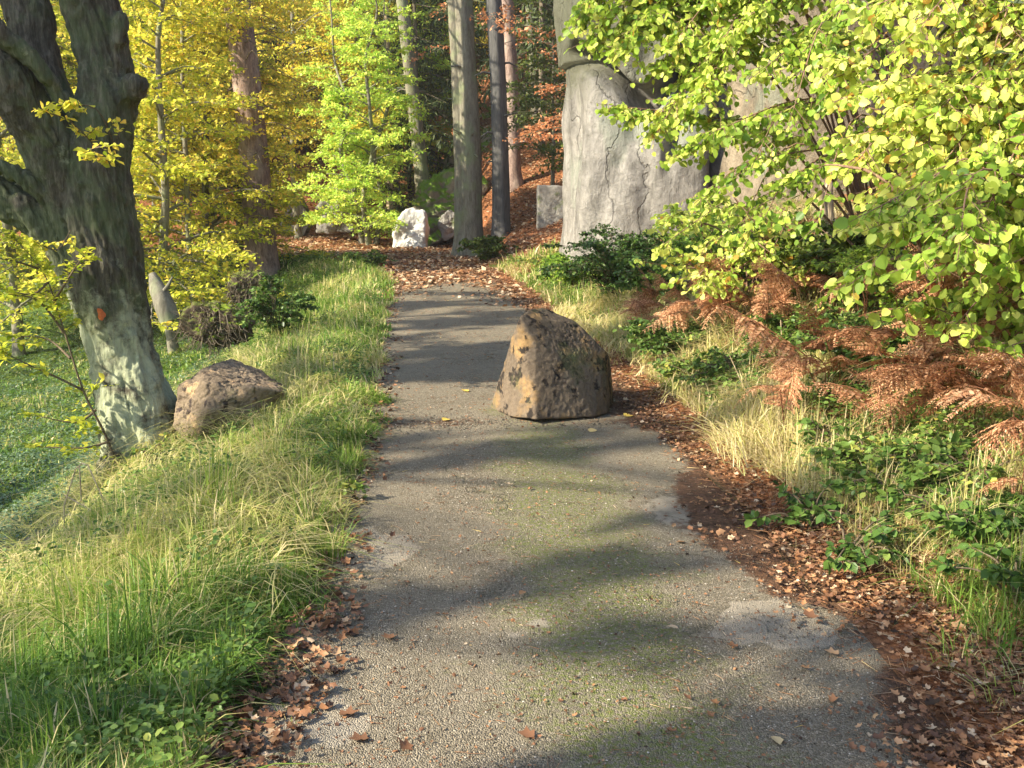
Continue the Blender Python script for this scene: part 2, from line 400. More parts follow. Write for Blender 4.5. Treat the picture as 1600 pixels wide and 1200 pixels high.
# the track
m, nt = M("worn_asphalt"); v = coords(nt)
agg = N(nt, "ShaderNodeTexVoronoi"); agg.inputs["Scale"].default_value = 165; nt.links.new(v, agg.inputs["Vector"])
vr = N(nt, "ShaderNodeTexVoronoi"); vr.inputs["Scale"].default_value = 60; nt.links.new(v, vr.inputs["Vector"])
sp = N(nt, "ShaderNodeSeparateColor"); nt.links.new(agg.outputs["Color"], sp.inputs[0])
stone = ramp(nt, sp.outputs[0], [(0,(.115,.095,.064)),(.4,(.19,.16,.11)),(.75,(.26,.225,.17)),(.95,(.38,.315,.225)),(1,(.55,.48,.37))])
n1 = noise(nt, v, .9, 6, .6, .3); n2 = noise(nt, v, 30, 5, .7)
ad = N(nt, "ShaderNodeVectorMath", operation='ADD'); nzz = N(nt, "ShaderNodeTexNoise"); nzz.inputs["Scale"].default_value = 2.5; nzz.inputs["Detail"].default_value = 6; nt.links.new(v, nzz.inputs[0]); nt.links.new(v, ad.inputs[0]); nt.links.new(nzz.outputs[1], ad.inputs[1])
vc = N(nt, "ShaderNodeTexVoronoi", feature='DISTANCE_TO_EDGE'); vc.inputs["Scale"].default_value = .9; nt.links.new(ad.outputs[0], vc.inputs["Vector"])
crk = mathn(nt, 'MULTIPLY', ramp(nt, vc.outputs[0], [(0,(1,)*3),(.008,(.5,)*3),(.02,(0,)*3)]), ramp(nt, noise(nt, v, 1.1, 3), [(.45,(0,)*3),(.6,(1,)*3)]))
c = mix(nt, ramp(nt, n2, [(.35,(.0,)*3),(.6,(1,)*3)]), mix(nt, .5, stone, (.12,.10,.07)), stone)
c = mix(nt, ramp(nt, n1, [(.35,(0,)*3),(.65,(.55,)*3)]), c, (.26,.225,.165))
sx = N(nt, "ShaderNodeSeparateXYZ"); nt.links.new(v, sx.inputs[0])
cen = attr(nt, "moss").outputs["Fac"]
mf = ramp(nt, mathn(nt, 'ADD', mathn(nt, 'MULTIPLY', noise(nt, v, 1.9, 6, .7), .9), mathn(nt, 'MULTIPLY', cen, .42)), [(.62,(0,)*3),(.82,(.85,)*3)])
mf2 = mathn(nt, 'MULTIPLY', mf, ramp(nt, noise(nt, v, 42, 4, .7), [(.42,(0,)*3),(.6,(1,)*3)]))
c = mix(nt, mf2, c, (.15,.18,.035))
pat = ramp(nt, mathn(nt, 'ADD', noise(nt, v, 3.2, 3), attr(nt, "sand").outputs["Fac"]), [(.95,(0,)*3),(1.45,(.8,)*3)])
c = mix(nt, pat, c, mix(nt, noise(nt, v, 60, 3), (.30,.255,.195), (.44,.385,.30)))
dirt = ramp(nt, mathn(nt, 'ADD', noise(nt, v, 5, 5, .7), attr(nt, "dirt").outputs["Fac"]), [(.85,(0,)*3),(1.05,(1,)*3)])
c = mix(nt, dirt, c, ramp(nt, n2, [(.3,(.055,.033,.02)),(.6,(.16,.085,.05)),(.75,(.27,.15,.09))]))
c = mix(nt, mathn(nt, 'MULTIPLY', crk, .6), c, (.06,.055,.03))
n7 = noise(nt, v, 7, 6, .75); c = mix(nt, ramp(nt, n7, [(.5,(0,)*3),(.68,(.5,)*3)]), c, mix(nt, 1.0, c, (.62,.6,.55), 'MULTIPLY'))
hh = mathn(nt, 'ADD', mathn(nt, 'MULTIPLY', agg.outputs["Distance"], -1.0), mathn(nt, 'ADD', mathn(nt, 'MULTIPLY', n2, .8), mathn(nt, 'MULTIPLY', crk, -1.0)))
finish(nt, c, .85, bump(nt, hh, .9, .012), .2)
ra = Acc(); us = np.linspace(-1, 1, 41); cl = _cr(CL, 40); tn = norm(np.gradient(cl, axis=0)); nr = np.stack([tn[:,1], -tn[:,0]], -1)
keep = (cl[:,1] < 25.5); cl = cl[keep]; nr = nr[keep]
edge = 1.21+.03*fbm(np.stack([cl[:,1]*1.3, 0*cl[:,1], 0*cl[:,1]], -1), 3)
RV = cl[:,None,:]+nr[:,None,:]*(us[None,:,None]*edge[:,None,None])
rz = .004+.022*(1-us**2)[None]+.008*fbm(np.concatenate([RV*1.1, 0*RV[...,:1]], -1), 3); rz[:, [0,-1]] = -.02
rx = RV[...,0].ravel(); ry = RV[...,1].ravel()
V = np.stack([rx, ry, rz.ravel()], -1); nn = len(us)
ii = (np.arange(len(cl)-1)[:,None]*nn+np.arange(nn-1)[None]).ravel()
ra.add(V, np.stack([ii, ii+1, ii+nn+1, ii+nn], -1))
road = ra.obj("road", m, smooth=True); tag(road, kind="structure")
U = np.broadcast_to(us, RV.shape[:2]).ravel()
def blob(cx, cy, rx_, ry_): return np.exp(-((rx-cx)/rx_)**2-((ry-cy)/ry_)**2)
sand = .95*blob(1.12,4.0,.28,.34)+.75*blob(.95,5.5,.25,.5)+.75*blob(-.72,4.9,.3,.5)+.8*blob(-.75,3.25,.3,.3)+.4*blob(.1,3.9,.5,.3)
moss = np.exp(-((U-.12)/.42)**2)*sstep(11, 6, ry)
dirtm = .62*sstep(.72, 1.0, U+.12*fbm(np.stack([rx*2, ry*2, 0*rx], -1), 3))+.35*sstep(-.86, -1.0, U)+.9*blob(1.35,5.3,.42,.9)+.5*blob(1.2,8.3,.6,1.0)+.35*blob(-.65,7.8,.45,.3)+.8*sstep(19, 24, ry)+.25*blob(0.0,7.9,1.0,.3)
for nm, arr in (("sand", sand), ("moss", moss), ("dirt", dirtm)):
    at = road.data.attributes.new(nm, 'FLOAT', 'POINT'); at.data.foreach_set("value", arr.astype(np.float32))
def RZ(x, y):                                             # top of the track or of the ground
    s = sdist(x, y); return height(x, y)+np.where(np.abs(s) < 1.1, .006+.022*(1-np.clip(s/1.12, -1, 1)**2), 0)

# ================================================================ ROCKS
# boulder on the track
RB = rockmat("brown_sandstone", (.075,.058,.043), (.22,.17,.12), (.30,.19,.085), (.52,.66), (.13,.13,.06), (.54,.66), 1.3, .8, .03, (.030,.024,.02), (.54,.60))
B0 = np.array([.14, 8.05, 0.0]); sc8 = 8.05/1555
def bp(px, py, dy):                                        # outline of the boulder read off in metres, then given depth
    p = ray(px, py, B0[1]+dy); p[2] = max(p[2], 0); return p
bpts = [bp(826,488,.25), bp(850,484,.55), bp(812,497,.05), bp(905,512,.42), bp(898,505,.8), bp(945,552,.35), bp(952,560,.75), bp(957,600,.55),
        bp(950,652,.15), bp(958,640,.7), bp(800,655,-.12), bp(838,659,-.32), bp(930,655,-.05), bp(766,648,.35), bp(775,640,.85), bp(795,560,.2), bp(820,520,.9), bp(930,640,1.1), bp(870,560,-.02), bp(836,540,-.06)]
boulder = rock_obj("boulder", bpts, RB, 7, 260, .010, 3.0, 1, .012, fine=.006)
tag(boulder, "tall brown sandstone boulder standing in the middle of the asphalt track", "boulder")
zmin = min((boulder.matrix_basis @ vv.co).z for vv in boulder.data.vertices)
boulder.location.z += (.012-zmin)
# boulder beside the leaning tree
RC = rockmat("reddish_sandstone", (.12,.09,.065), (.32,.25,.17), (.44,.30,.17), (.55,.66), (.10,.10,.04), (.60,.7), 1.6, 1.6, .03, (.06,.045,.04), (.56,.62))
D2 = 8.75
cp = [ray(278,602,D2-.1), ray(320,572,D2+.2), ray(362,560,D2+.5), ray(408,578,D2+.4), ray(440,600,D2+.3), ray(446,622,D2+.1), ray(432,634,D2), ray(394,640,D2-.2), ray(268,668,D2-.2),
      ray(300,700,D2-.3), ray(370,690,D2-.2), ray(340,690,D2+.9), ray(420,640,D2+.8), ray(290,640,D2+.9), ray(318,596,D2-.3), ray(325,640,D2-.42), ray(400,606,D2-.25), ray(440,612,D2-.15)]
b2 = rock_obj("boulder", cp, RC, 7, 120, .04, 2.6, 2, .025, fine=.008)
tag(b2, "low reddish boulder lying in the grass against the foot of the leaning tree", "boulder")
# cliffs
def cliffmat(name, dk, md, lt, stain, sc_=1.0):
    m, nt = M(name); v = coords(nt); vs = coords(nt, (1,1,.28)); vd = coords(nt, (.5,.5,2.2))
    a_ = noise(nt, vs, 1.1*sc_, 9, .62, .6); b_ = noise(nt, v, 3.2*sc_, 10, .72, .3); d_ = noise(nt, vs, 5.5*sc_, 7, .7); e_ = noise(nt, v, .55*sc_, 6, .6, .5); g_ = noise(nt, vd, 2.3, 6, .65)
    f = mathn(nt, 'ADD', mathn(nt, 'MULTIPLY', a_, .45), mathn(nt, 'MULTIPLY', b_, .55))
    c = ramp(nt, f, [(.34, dk), (.50, md), (.64, lt)])
    c = mix(nt, ramp(nt, d_, [(.50,(0,)*3),(.66,(.75,)*3)]), c, stain)
    c = mix(nt, ramp(nt, e_, [(.53,(0,)*3),(.62,(.5,)*3)]), c, (.24,.27,.21))
    c = mix(nt, ramp(nt, g_, [(.60,(0,)*3),(.70,(.45,)*3)]), c, dk)
    vo = N(nt, "ShaderNodeTexVoronoi", feature='DISTANCE_TO_EDGE'); vo.inputs["Scale"].default_value = .55*sc_
    ad = N(nt, "ShaderNodeVectorMath", operation='ADD'); nt.links.new(vs, ad.inputs[0]); nz = N(nt, "ShaderNodeTexNoise"); nz.inputs["Scale"].default_value = 1.3; nz.inputs["Detail"].default_value = 6; nt.links.new(v, nz.inputs[0])
    nt.links.new(nz.outputs[1], ad.inputs[1]); nt.links.new(ad.outputs[0], vo.inputs["Vector"])
    cr = ramp(nt, vo.outputs[0], [(.0,(1,)*3),(.012,(0,)*3)])
    c = mix(nt, mathn(nt, 'MULTIPLY', cr, .35), c, (.05,.045,.04))
    c = mix(nt, ramp(nt, noise(nt, v, 16, 5, .75), [(.56,(0,)*3),(.68,(.5,)*3)]), c, (.10,.10,.085))
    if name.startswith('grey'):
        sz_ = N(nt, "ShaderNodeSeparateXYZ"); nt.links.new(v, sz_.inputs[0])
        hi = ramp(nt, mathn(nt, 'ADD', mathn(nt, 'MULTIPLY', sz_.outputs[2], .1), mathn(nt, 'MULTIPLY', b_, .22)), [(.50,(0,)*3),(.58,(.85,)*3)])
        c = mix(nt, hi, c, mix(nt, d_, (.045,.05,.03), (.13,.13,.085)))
    h = mathn(nt, 'SUBTRACT', mathn(nt, 'ADD', f, mathn(nt, 'MULTIPLY', d_, .3)), mathn(nt, 'MULTIPLY', cr, .18))
    n0 = bump(nt, h, 1.0, .16); finish(nt, c, .92, bump(nt, noise(nt, v, 22, 6, .75), .6, .02, n0), .15); return m
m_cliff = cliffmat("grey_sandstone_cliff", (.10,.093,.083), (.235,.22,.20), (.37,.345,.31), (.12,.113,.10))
m_beige = cliffmat("beige_sandstone_cliff", (.08,.062,.045), (.21,.17,.12), (.34,.28,.20), (.09,.072,.055))
m_dark = rockmat("dark_sandstone", (.05,.04,.035), (.17,.14,.12), (.1,.1,.05), (.5,.6), None, (.5,.6), 1.0, .4, .08)
def column(name, mat, cx, cy, poly, z0, z1, profile, amp=.12, seed=0, nth=420, nz=300, flute=.10, soft=10):
    """upright rock mass: worn polygon plan, set in and out with height"""
    pl = [(np.array(n), d) for n, d in poly]
    th = np.linspace(0, 2*PI, nth, endpoint=False); dirs = np.stack([np.cos(th), np.sin(th)], -1)
    a_ = 0
    for n, d in pl: n = n/np.linalg.norm(n); a_ = a_+np.maximum(dirs@n, 0)**soft/d**soft
    r = a_**(-1/soft)
    z = np.linspace(z0, z1, nz); TT, ZZ = np.meshgrid(th, z); Rr = np.broadcast_to(r, TT.shape)
    Rr = Rr*profile(TT, ZZ)
    P = np.stack([cx+Rr*np.cos(TT), cy+Rr*np.sin(TT), ZZ], -1)
    q = P+seed*13.1
    Rr = Rr+amp*2.2*fbm(q*np.array([.5,.5,.33]), 3, .42)+flute*fbm(q*np.array([1.6,1.6,.35]), 3, .4)+.008*fbm(q*5, 4, .6)
    cap = sstep(z1, z1-.8, ZZ)**.5; Rr = Rr*(.02+.98*cap)
    P = np.stack([cx+Rr*np.cos(TT), cy+Rr*np.sin(TT), ZZ], -1)
    ac = Acc(); i = (np.arange(nz-1)[:,None]*nth); j = np.arange(nth)[None]; k = (j+1) % nth
    ac.add(P.reshape(-1,3), np.stack([i+j, i+k, i+nth+k, i+nth+j], -1).reshape(-1,4))
    base = np.array([cx, cy, z0])
    return ac.obj(name, mat, smooth=True, loc=base, sub=base)
def angd(a, b): return np.abs((a-b+PI) % (2*PI)-PI)
def prof1(T, Z):
    front = sstep(1.3, .5, angd(T, -1.9))
    lip = 4.3-.95*np.exp(-(angd(T, -2.0)/.30)**2)-.35*np.exp(-(angd(T, -1.2)/.3)**2)
    cleft = np.exp(-((Z-lip-.2)/.24)**4)
    f = 1.02-.34*cleft*front
    f = f+.05*sstep(lip+.3, lip+.6, Z)*front-.06*sstep(1.2, lip, Z)*(Z < lip+.2)
    f = f-.22*np.exp(-(angd(T, -1.72+.05*(Z-3))/.05)**2)*sstep(2.0, 3.0, Z)
    f = f-.30*np.exp(-(angd(T, -1.33)/.07)**2)
    f = f-.07*np.exp(-(angd(T, -2.25+.13*(Z-2))/.10)**2)-.05*np.exp(-(angd(T, -1.95-.10*(Z-2))/.08)**2)
    return f
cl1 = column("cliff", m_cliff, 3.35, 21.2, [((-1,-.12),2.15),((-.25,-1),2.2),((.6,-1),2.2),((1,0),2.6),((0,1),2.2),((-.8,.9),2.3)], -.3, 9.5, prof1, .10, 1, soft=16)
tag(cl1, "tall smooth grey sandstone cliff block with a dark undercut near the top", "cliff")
cl2 = column("cliff", m_beige, 5.3, 17.2, [((-1,-.3),1.15),((-.35,-1),1.15),((.6,-1),1.2),((1,0),1.3),((0,1),1.5)], 0, 6.2,
             lambda T, Z: 1-.10*sstep(2.0, 5, Z)+.06*np.sin(Z*1.9+T*2)-.12*np.exp(-(angd(T,-1.2)/.08)**2), .13, 4, flute=.09)
tag(cl2, "beige sandstone cliff dappled with leaf shadows behind the hazel leaves", "cliff")
cl3 = column("cliff", m_dark, 9.0, 22.5, [((-1,-.3),3.2),((-.2,-1),2.6),((.6,-1),2.8),((1,0),3.6),((0,1),2.6)], 0, 11.5,
             lambda T, Z: 1+0*T, .25, 7, flute=.12)
tag(cl3, "dark cliff rising between the beige cliff and the right edge", "cliff")
def block(label, pix, D, mat, sub=6, amp=.085, depth=1.5, soft=18, sink=.3, cat="rock", name="rock", ridge=.01, seed=0, slope=0):
    """a rock whose near face has the outline pix at D metres"""
    P = []
    cxm = np.mean([p[0] for p in pix]); cym = np.mean([p[1] for p in pix])
    for (px, py) in pix:
        P.append(ray(px, py, D)); q = ray(cxm+(px-cxm)*.8, cym+(py-cym)*.85, D); P.append(q+np.array([0, depth, 0]))
        P.append(ray(cxm+(px-cxm)*1.02, cym+(py-cym)*1.02, D)+np.array([0, depth*.5, 0]))
    P = np.array(P); lo = P[:,2].min(); P[:,1] += slope*(P[:,2]-lo); P = np.vstack([P, P[P[:,2] < lo+.4]-[0,0,sink]])
    o = rock_obj(name, P, mat, sub, soft, amp, 2.6, seed, ridge); tag(o, label, cat); return o
m_white = rockmat("pale_limestone", (.50,.50,.47), (.86,.85,.82), None, moss=(.14,.2,.05), mosscov=(.60,.68), sc1=1.2, bd=.05)
m_mossy = rockmat("mossy_sandstone", (.14,.12,.09), (.40,.35,.27), None, moss=(.15,.25,.03), mosscov=(.42,.52), sc1=1.2, bd=.10, topmoss=.8)
m_greyr = rockmat("weathered_grey_rock", (.15,.14,.13), (.36,.35,.32), None, moss=(.1,.13,.04), mosscov=(.55,.65), sc1=1.1, bd=.05)
block("bright white sunlit rock at the bend of the track", [(610,388),(614,345),(640,322),(664,330),(668,388)], 35.6, m_white, seed=3, depth=1.4)
block("large rock with a bright green moss slope left of the twin grey trunks", [(636,330),(650,284),(695,258),(740,258),(765,310),(740,340),(690,355),(668,386),(650,376)], 37.6, m_mossy, seed=4, depth=3, amp=.15, soft=20, slope=.45, ridge=.04)
block("small pointed grey rock in the leaf litter below the mossy rock", [(682,346),(700,326),(722,340),(722,352),(692,366)], 36.6, m_greyr, seed=5, depth=.8)
block("upright grey rock on the shaded slope right of the reddish pine trunk", [(490,354),(496,315),(520,292),(550,302),(566,354)], 41, m_greyr, seed=6, depth=1.5)
block("low grey rock in the litter just right of the pine trunk", [(438,350),(448,320),(470,308),(486,345),(474,362)], 44, m_greyr, seed=7, depth=1.2)
block("square grey block of rock standing on the bank left of the tall cliff", [(839,348),(839,288),(890,290),(892,335)], 29, m_greyr, seed=8, depth=1.1, soft=30, amp=.03)
block("grey stone half buried under the hazel beside the fallen branch", [(1252,412),(1262,378),(1300,372),(1318,392),(1300,415)], 12.5, m_greyr, seed=9, depth=.5, amp=.04)
block("small light grey stone among the bracken at the right edge", [(1494,480),(1508,462),(1536,460),(1548,478),(1520,492)], 8.2, m_greyr, seed=10, depth=.3, amp=.05, sink=.1)
block("mossy outcrop behind the dark straight trunk", [(690,256),(720,205),(775,198),(790,262)], 45, m_mossy, seed=12, depth=2.5)

# ================================================================ TREES
def remesh(acc, voxel, name="tmp"):
    o = acc.obj(name, []); md = o.modifiers.new("r", 'REMESH'); md.mode = 'VOXEL'; md.voxel_size = voxel
    md2 = o.modifiers.new("s", 'SMOOTH'); md2.iterations = 4; md2.factor = .5
    dg = bpy.context.evaluated_depsgraph_get(); e = o.evaluated_get(dg); me = e.to_mesh()
    V = np.empty(len(me.vertices)*3, np.float32); me.vertices.foreach_get("co", V); V = V.reshape(-1,3).astype(float)
    Nn = np.empty(len(me.vertices)*3, np.float32); me.vertices.foreach_get("normal", Nn); Nn = Nn.reshape(-1,3).astype(float)
    Fq = np.empty(len(me.loops), np.int32); me.loops.foreach_get("vertex_index", Fq)
    assert len(Fq) == 4*len(me.polygons); Fq = Fq.reshape(-1,4)
    e.to_mesh_clear(); m0 = o.data; bpy.data.objects.remove(o); bpy.data.meshes.remove(m0)
    return V, Nn, Fq
def smoothline(P, n=6):
    P = np.array(P, float); out = []
    for i in range(len(P)-1):
        p0 = P[max(i-1,0)]; p1 = P[i]; p2 = P[i+1]; p3 = P[min(i+2,len(P)-1)]
        for t in np.linspace(0, 1, n, endpoint=False):
            out.append(.5*((2*p1)+(-p0+p2)*t+(2*p0-5*p1+4*p2-p3)*t*t+(-p0+3*p1-3*p2+p3)*t**3))
    out.append(P[-1]); return np.array(out)
def limb(acc, pts, n=20):
    """pts: (px, py, D, radius px) read along the limb"""
    P = np.array([[*ray(a, b, D), r*D/F] for a, b, D, r in pts]); Q = smoothline(P, 8)
    tube(acc, Q[:,:3], Q[:,3], n)

# -- the old leaning beech by the left boulder
TD = 9.2
base = ray(222, 712, TD); base[2] = hz(base[0], base[1])-.05
lb = empty("leaning_beech_tree", base, "thick old beech with pale lichened trunk leaning left beside the reddish boulder", "tree")
ta = Acc()
limb(ta, [(236,790,TD,70),(224,730,TD,60),(215,690,TD,52),(200,600,TD,50),(183,520,TD,52),(166,440,TD,56),(156,380,TD,56),(148,310,TD,54),(150,250,TD,47),(160,190,TD,41),(163,120,TD+.05,40),(155,60,TD+.1,41),(138,0,TD+.1,40),(125,-80,TD+.1,36),(130,-260,TD+.1,28),(150,-520,TD,16)])
limb(ta, [(140,400,TD,44),(112,320,TD-.05,38),(82,240,TD-.15,37),(40,170,TD-.3,40),(-6,118,TD-.4,42),(-120,20,TD-.5,34)])
limb(ta, [(128,300,TD+.15,34),(108,220,TD+.2,30),(84,150,TD+.3,28),(60,80,TD+.35,28),(40,0,TD+.4,32),(0,-150,TD+.6,24),(-40,-420,TD+.6,14)])
limb(ta, [(118,180,TD-.2,10),(75,125,TD-.4,12),(30,75,TD-.5,13),(-30,25,TD-.6,12)], 14)
limb(ta, [(130,440,TD,34),(90,375,TD-.05,29),(30,325,TD-.1,29),(-60,275,TD-.1,26),(-220,200,TD,20)])
limb(ta, [(95,335,TD-.1,14),(60,294,TD-.2,13),(0,262,TD-.3,12),(-90,240,TD-.3,9)], 14)
limb(ta, [(172,150,TD,26),(195,142,TD-.05,22),(213,133,TD-.1,15),(219,123,TD-.12,9)], 14)
limb(ta, [(160,100,TD,22),(182,60,TD,15),(190,22,TD,9)], 14)
for px, py, d, r in ((160,800,-.4,14),(300,800,0,14),(262,800,-.45,14),(200,790,-.4,16)):     # root flare
    limb(ta, [(195+(px-222)*.15,520,TD+d*.25,24),(208+(px-222)*.45,620,TD+d*.5,26),(px*.6+88,700,TD+d*.8,25),(px,py,TD+d,r)], 12)
V, Nn, Fq = remesh(ta, .016)
s_ = V-base
tw = s_[:,0]+.35*s_[:,2]                                   # bark furrows follow the lean
ang = np.arctan2(s_[:,1], tw)
fur = fbm(np.stack([V[:,0]*7+V[:,2]*2.2, V[:,1]*7, V[:,2]*.9], -1), 4, .55)
low = fbm(V*1.6, 3)
V = V+Nn*(.026*fur+.020*low+.012*fbm(V*14, 4)+.011*(1-2*np.abs(fbm(np.stack([V[:,0]*17+V[:,2]*5, V[:,1]*17, V[:,2]*2.2], -1), 3))))[:,None]
V = V-Nn*(.03*sstep(.75, 1, 1-np.abs(fbm(np.stack([V[:,0]*4+V[:,2]*1.2, V[:,1]*4, V[:,2]*.55], -1), 3))))[:,None]
tacc = Acc(); tacc.add(V, Fq)
m_beechold, nt = M("old_beech_bark"); v = coords(nt); sk = N(nt, "ShaderNodeMapping"); sk.inputs["Rotation"].default_value = (0, -.22, 0); sk.inputs["Scale"].default_value = (7,7,1.1)
nt.links.new(v, sk.inputs[0]); vs = sk.outputs[0]
n1 = noise(nt, vs, 2.2, 8, .7, .5); n2 = noise(nt, vs, 7, 5, .7); n3 = noise(nt, v, 1.5, 6, .65); n4 = noise(nt, v, 3.4, 8, .72)
f = mathn(nt, 'ADD', mathn(nt, 'MULTIPLY', n1, .6), mathn(nt, 'MULTIPLY', n2, .4))
c = ramp(nt, f, [(.34, (.022,.02,.014)), (.5, (.075,.068,.05)), (.68, (.21,.19,.145))])
c = mix(nt, mathn(nt, 'MULTIPLY', ramp(nt, n3, [(.46,(0,)*3),(.56,(1,)*3)]), .32), c, mix(nt, n2, (.06,.11,.03), (.17,.24,.10)))
sxx = N(nt, "ShaderNodeSeparateXYZ"); nt.links.new(v, sxx.inputs[0])
lowz = ramp(nt, mathn(nt, 'MULTIPLY', sxx.outputs[2], .25), [(.0,(.12,)*3),(.1,(.2,)*3),(.32,(.2,)*3),(.48,(0,)*3)])
lf = ramp(nt, mathn(nt, 'ADD', n4, lowz), [(.60,(0,)*3),(.72,(.9,)*3)])
c = mix(nt, lf, c, mix(nt, n2, (.22,.26,.15), (.46,.47,.33)))
finish(nt, c, .85, bump(nt, f, 1.0, .035))
tr = tacc.obj("trunk", m_beechold, lb, smooth=True, sub=base)
bvh = BVHTree.FromPolygons([Vector(q) for q in V], Fq.tolist())
def patch(px, py, rx_, ry_, tilt, name, mat, parent, sub, off=.004, n=26):
    ac = Acc(); pts = []
    for rr in np.linspace(0, 1, 7):
        for k in range(n):
            th = 2*PI*k/n; w_ = 1+.16*math.sin(3*th+1)+.1*math.sin(5*th)
            dx = rr*rx_*w_*math.cos(th); dy = rr*ry_*w_*math.sin(th)
            qx = px+dx*math.cos(tilt)-dy*math.sin(tilt); qy = py+dx*math.sin(tilt)+dy*math.cos(tilt)
            d = ray(qx, qy, 5)-np.array([0,0,EYE]); hit = bvh.ray_cast(Vector((0,0,EYE)), Vector(d).normalized())
            pts.append(np.array(hit[0])+off*np.array(hit[1])*(1 if Vector(hit[1]).dot(Vector(d)) < 0 else -1))
    f = [[r*n+k, r*n+(k+1) % n, (r+1)*n+(k+1) % n, (r+1)*n+k] for r in range(6) for k in range(n)]
    ac.add(pts, f); return ac.obj(name, mat, parent, smooth=True, sub=sub)
m_or, nt = M("orange_waymark_paint"); v = coords(nt)
finish(nt, mix(nt, noise(nt, v, 60, 3), (.38,.09,.03), (.70,.20,.06)), .7, bump(nt, noise(nt, v, 40, 3), .6, .01))
patch(158, 491, 5.5, 9.5, -.3, "paint_mark", m_or, lb, base)
# leafy side sprays of the old beech
def spraygroup(brs, tw_acc, lf_acc, ntw, tl, per, ls, kind, vmu, sag=-.05, spread=.9, flat=.65, droop=.15, r0=.006, hang=0., up=(0,0,1), zj=.14, vsd=.18, sub=2, wid=1., tmin=.12, rg=rng):
    """branches (polylines) -> side twigs -> sub twigs -> leaves"""
    SS, EE = [], []
    for P in brs:
        P = np.asarray(P); L = np.linalg.norm(np.diff(P, axis=0), axis=1).sum(); m = len(P)
        k = max(2, int(ntw*L)); t = np.sort(rg.uniform(tmin, 1, k))*(m-1); i = np.minimum(t.astype(int), m-2)
        S = P[i]+(P[i+1]-P[i])*(t-i)[:,None]; d = norm(P[i+1]-P[i])
        side = norm(np.cross(d, np.array(up, float)+rg.normal(0, .25, (k,3)))); sg = np.where(np.arange(k) % 2, 1, -1)[:,None]
        dr = norm(d*.6+side*sg*spread+rg.normal(0, zj, (k,3)))
        ln = tl*rg.uniform(.5, 1.2, k)*(1.15-.6*t/(m-1)); E = S+dr*ln[:,None]; E[:,2] -= hang*ln
        SS.append(S); EE.append(E); SS.append(P[-2:-1]); EE.append(P[-1:]+norm(P[-1:]-P[-2:-1])*tl*.4)
    S = np.concatenate(SS); E = np.concatenate(EE)
    sticks(tw_acc, S, E, r0, r0*.45)
    if sub:
        for q in range(sub):
            t = rg.uniform(.25, .85, len(S))[:,None]; S2 = S+(E-S)*t; d = norm(E-S); ln = np.linalg.norm(E-S, axis=1)[:,None]
            side = norm(np.cross(d, np.array(up, float)+rg.normal(0, .2, S.shape)))*(1 if q % 2 else -1)
            E2 = S2+norm(d*.7+side*.8+rg.normal(0, zj, S.shape))*ln*.55; E2[:,2] -= hang*ln[:,0]*.4
            sticks(tw_acc, S2, E2, r0*.6, r0*.3)
            tone = vmu+rg.normal(0, .08, len(S2)); twigleaves(lf_acc, S2, E2, max(2, per//2+1), ls, kind, flat, droop, tone, vsd, rg=rg, wid=wid)
    tone = vmu+rg.normal(0, .08, len(S)); twigleaves(lf_acc, S, E, per, ls, kind, flat, droop, tone, vsd, rg=rg, wid=wid)
def pl(pts, n=4):
    return smoothline(np.array([ray(*p) for p in pts]), n)
wa, la = Acc(), Acc()
brs = [pl([(150,230,TD-.5),(110,190,TD-.8),(70,175,TD-.9)]), pl([(165,260,TD-.5),(140,235,TD-.9),(175,228,TD-1.1)]), pl([(180,230,TD-.45),(150,170,TD-.7),(90,165,TD-.9)]),
       pl([(110,360,TD-.4),(90,390,TD-.6),(60,380,TD-.7)])]
for b in brs: tube(wa, b, .006, 4)
spraygroup(brs, wa, la, 14, .16, 4, .055, 'oval', .55, r0=.003)
# crown above the picture
cb = []
for (px, py, d, az, L) in [(-160,0,-.5,2.9,3.2),(-30,-220,.6,2.2,3),(-60,-420,.6,1.9,3),(170,-520,0,.6,3),(150,-260,.1,-.6,2.6),(150,-260,.1,1.4,3),(-220,200,0,3.0,3),(160,-400,0,-2,3),(170,-520,0,2.2,2.4)]:
    p = ray(px, py, TD+d); q = p+np.array([math.cos(az)*L, math.sin(az)*L, 1.4]); cb.append(smoothline([p, (p+q)/2+np.array([0,0,.4]), q], 4)); tube(wa, cb[-1], np.linspace(.09,.02,len(cb[-1])), 6)
spraygroup(cb, wa, la, 7, 1.1, 8, .085, 'dia', .55, r0=.008)
wa.obj("twigs", MB['twig'], lb, sub=base); la.obj("foliage", ML['beech_yellow'], lb, sub=base)

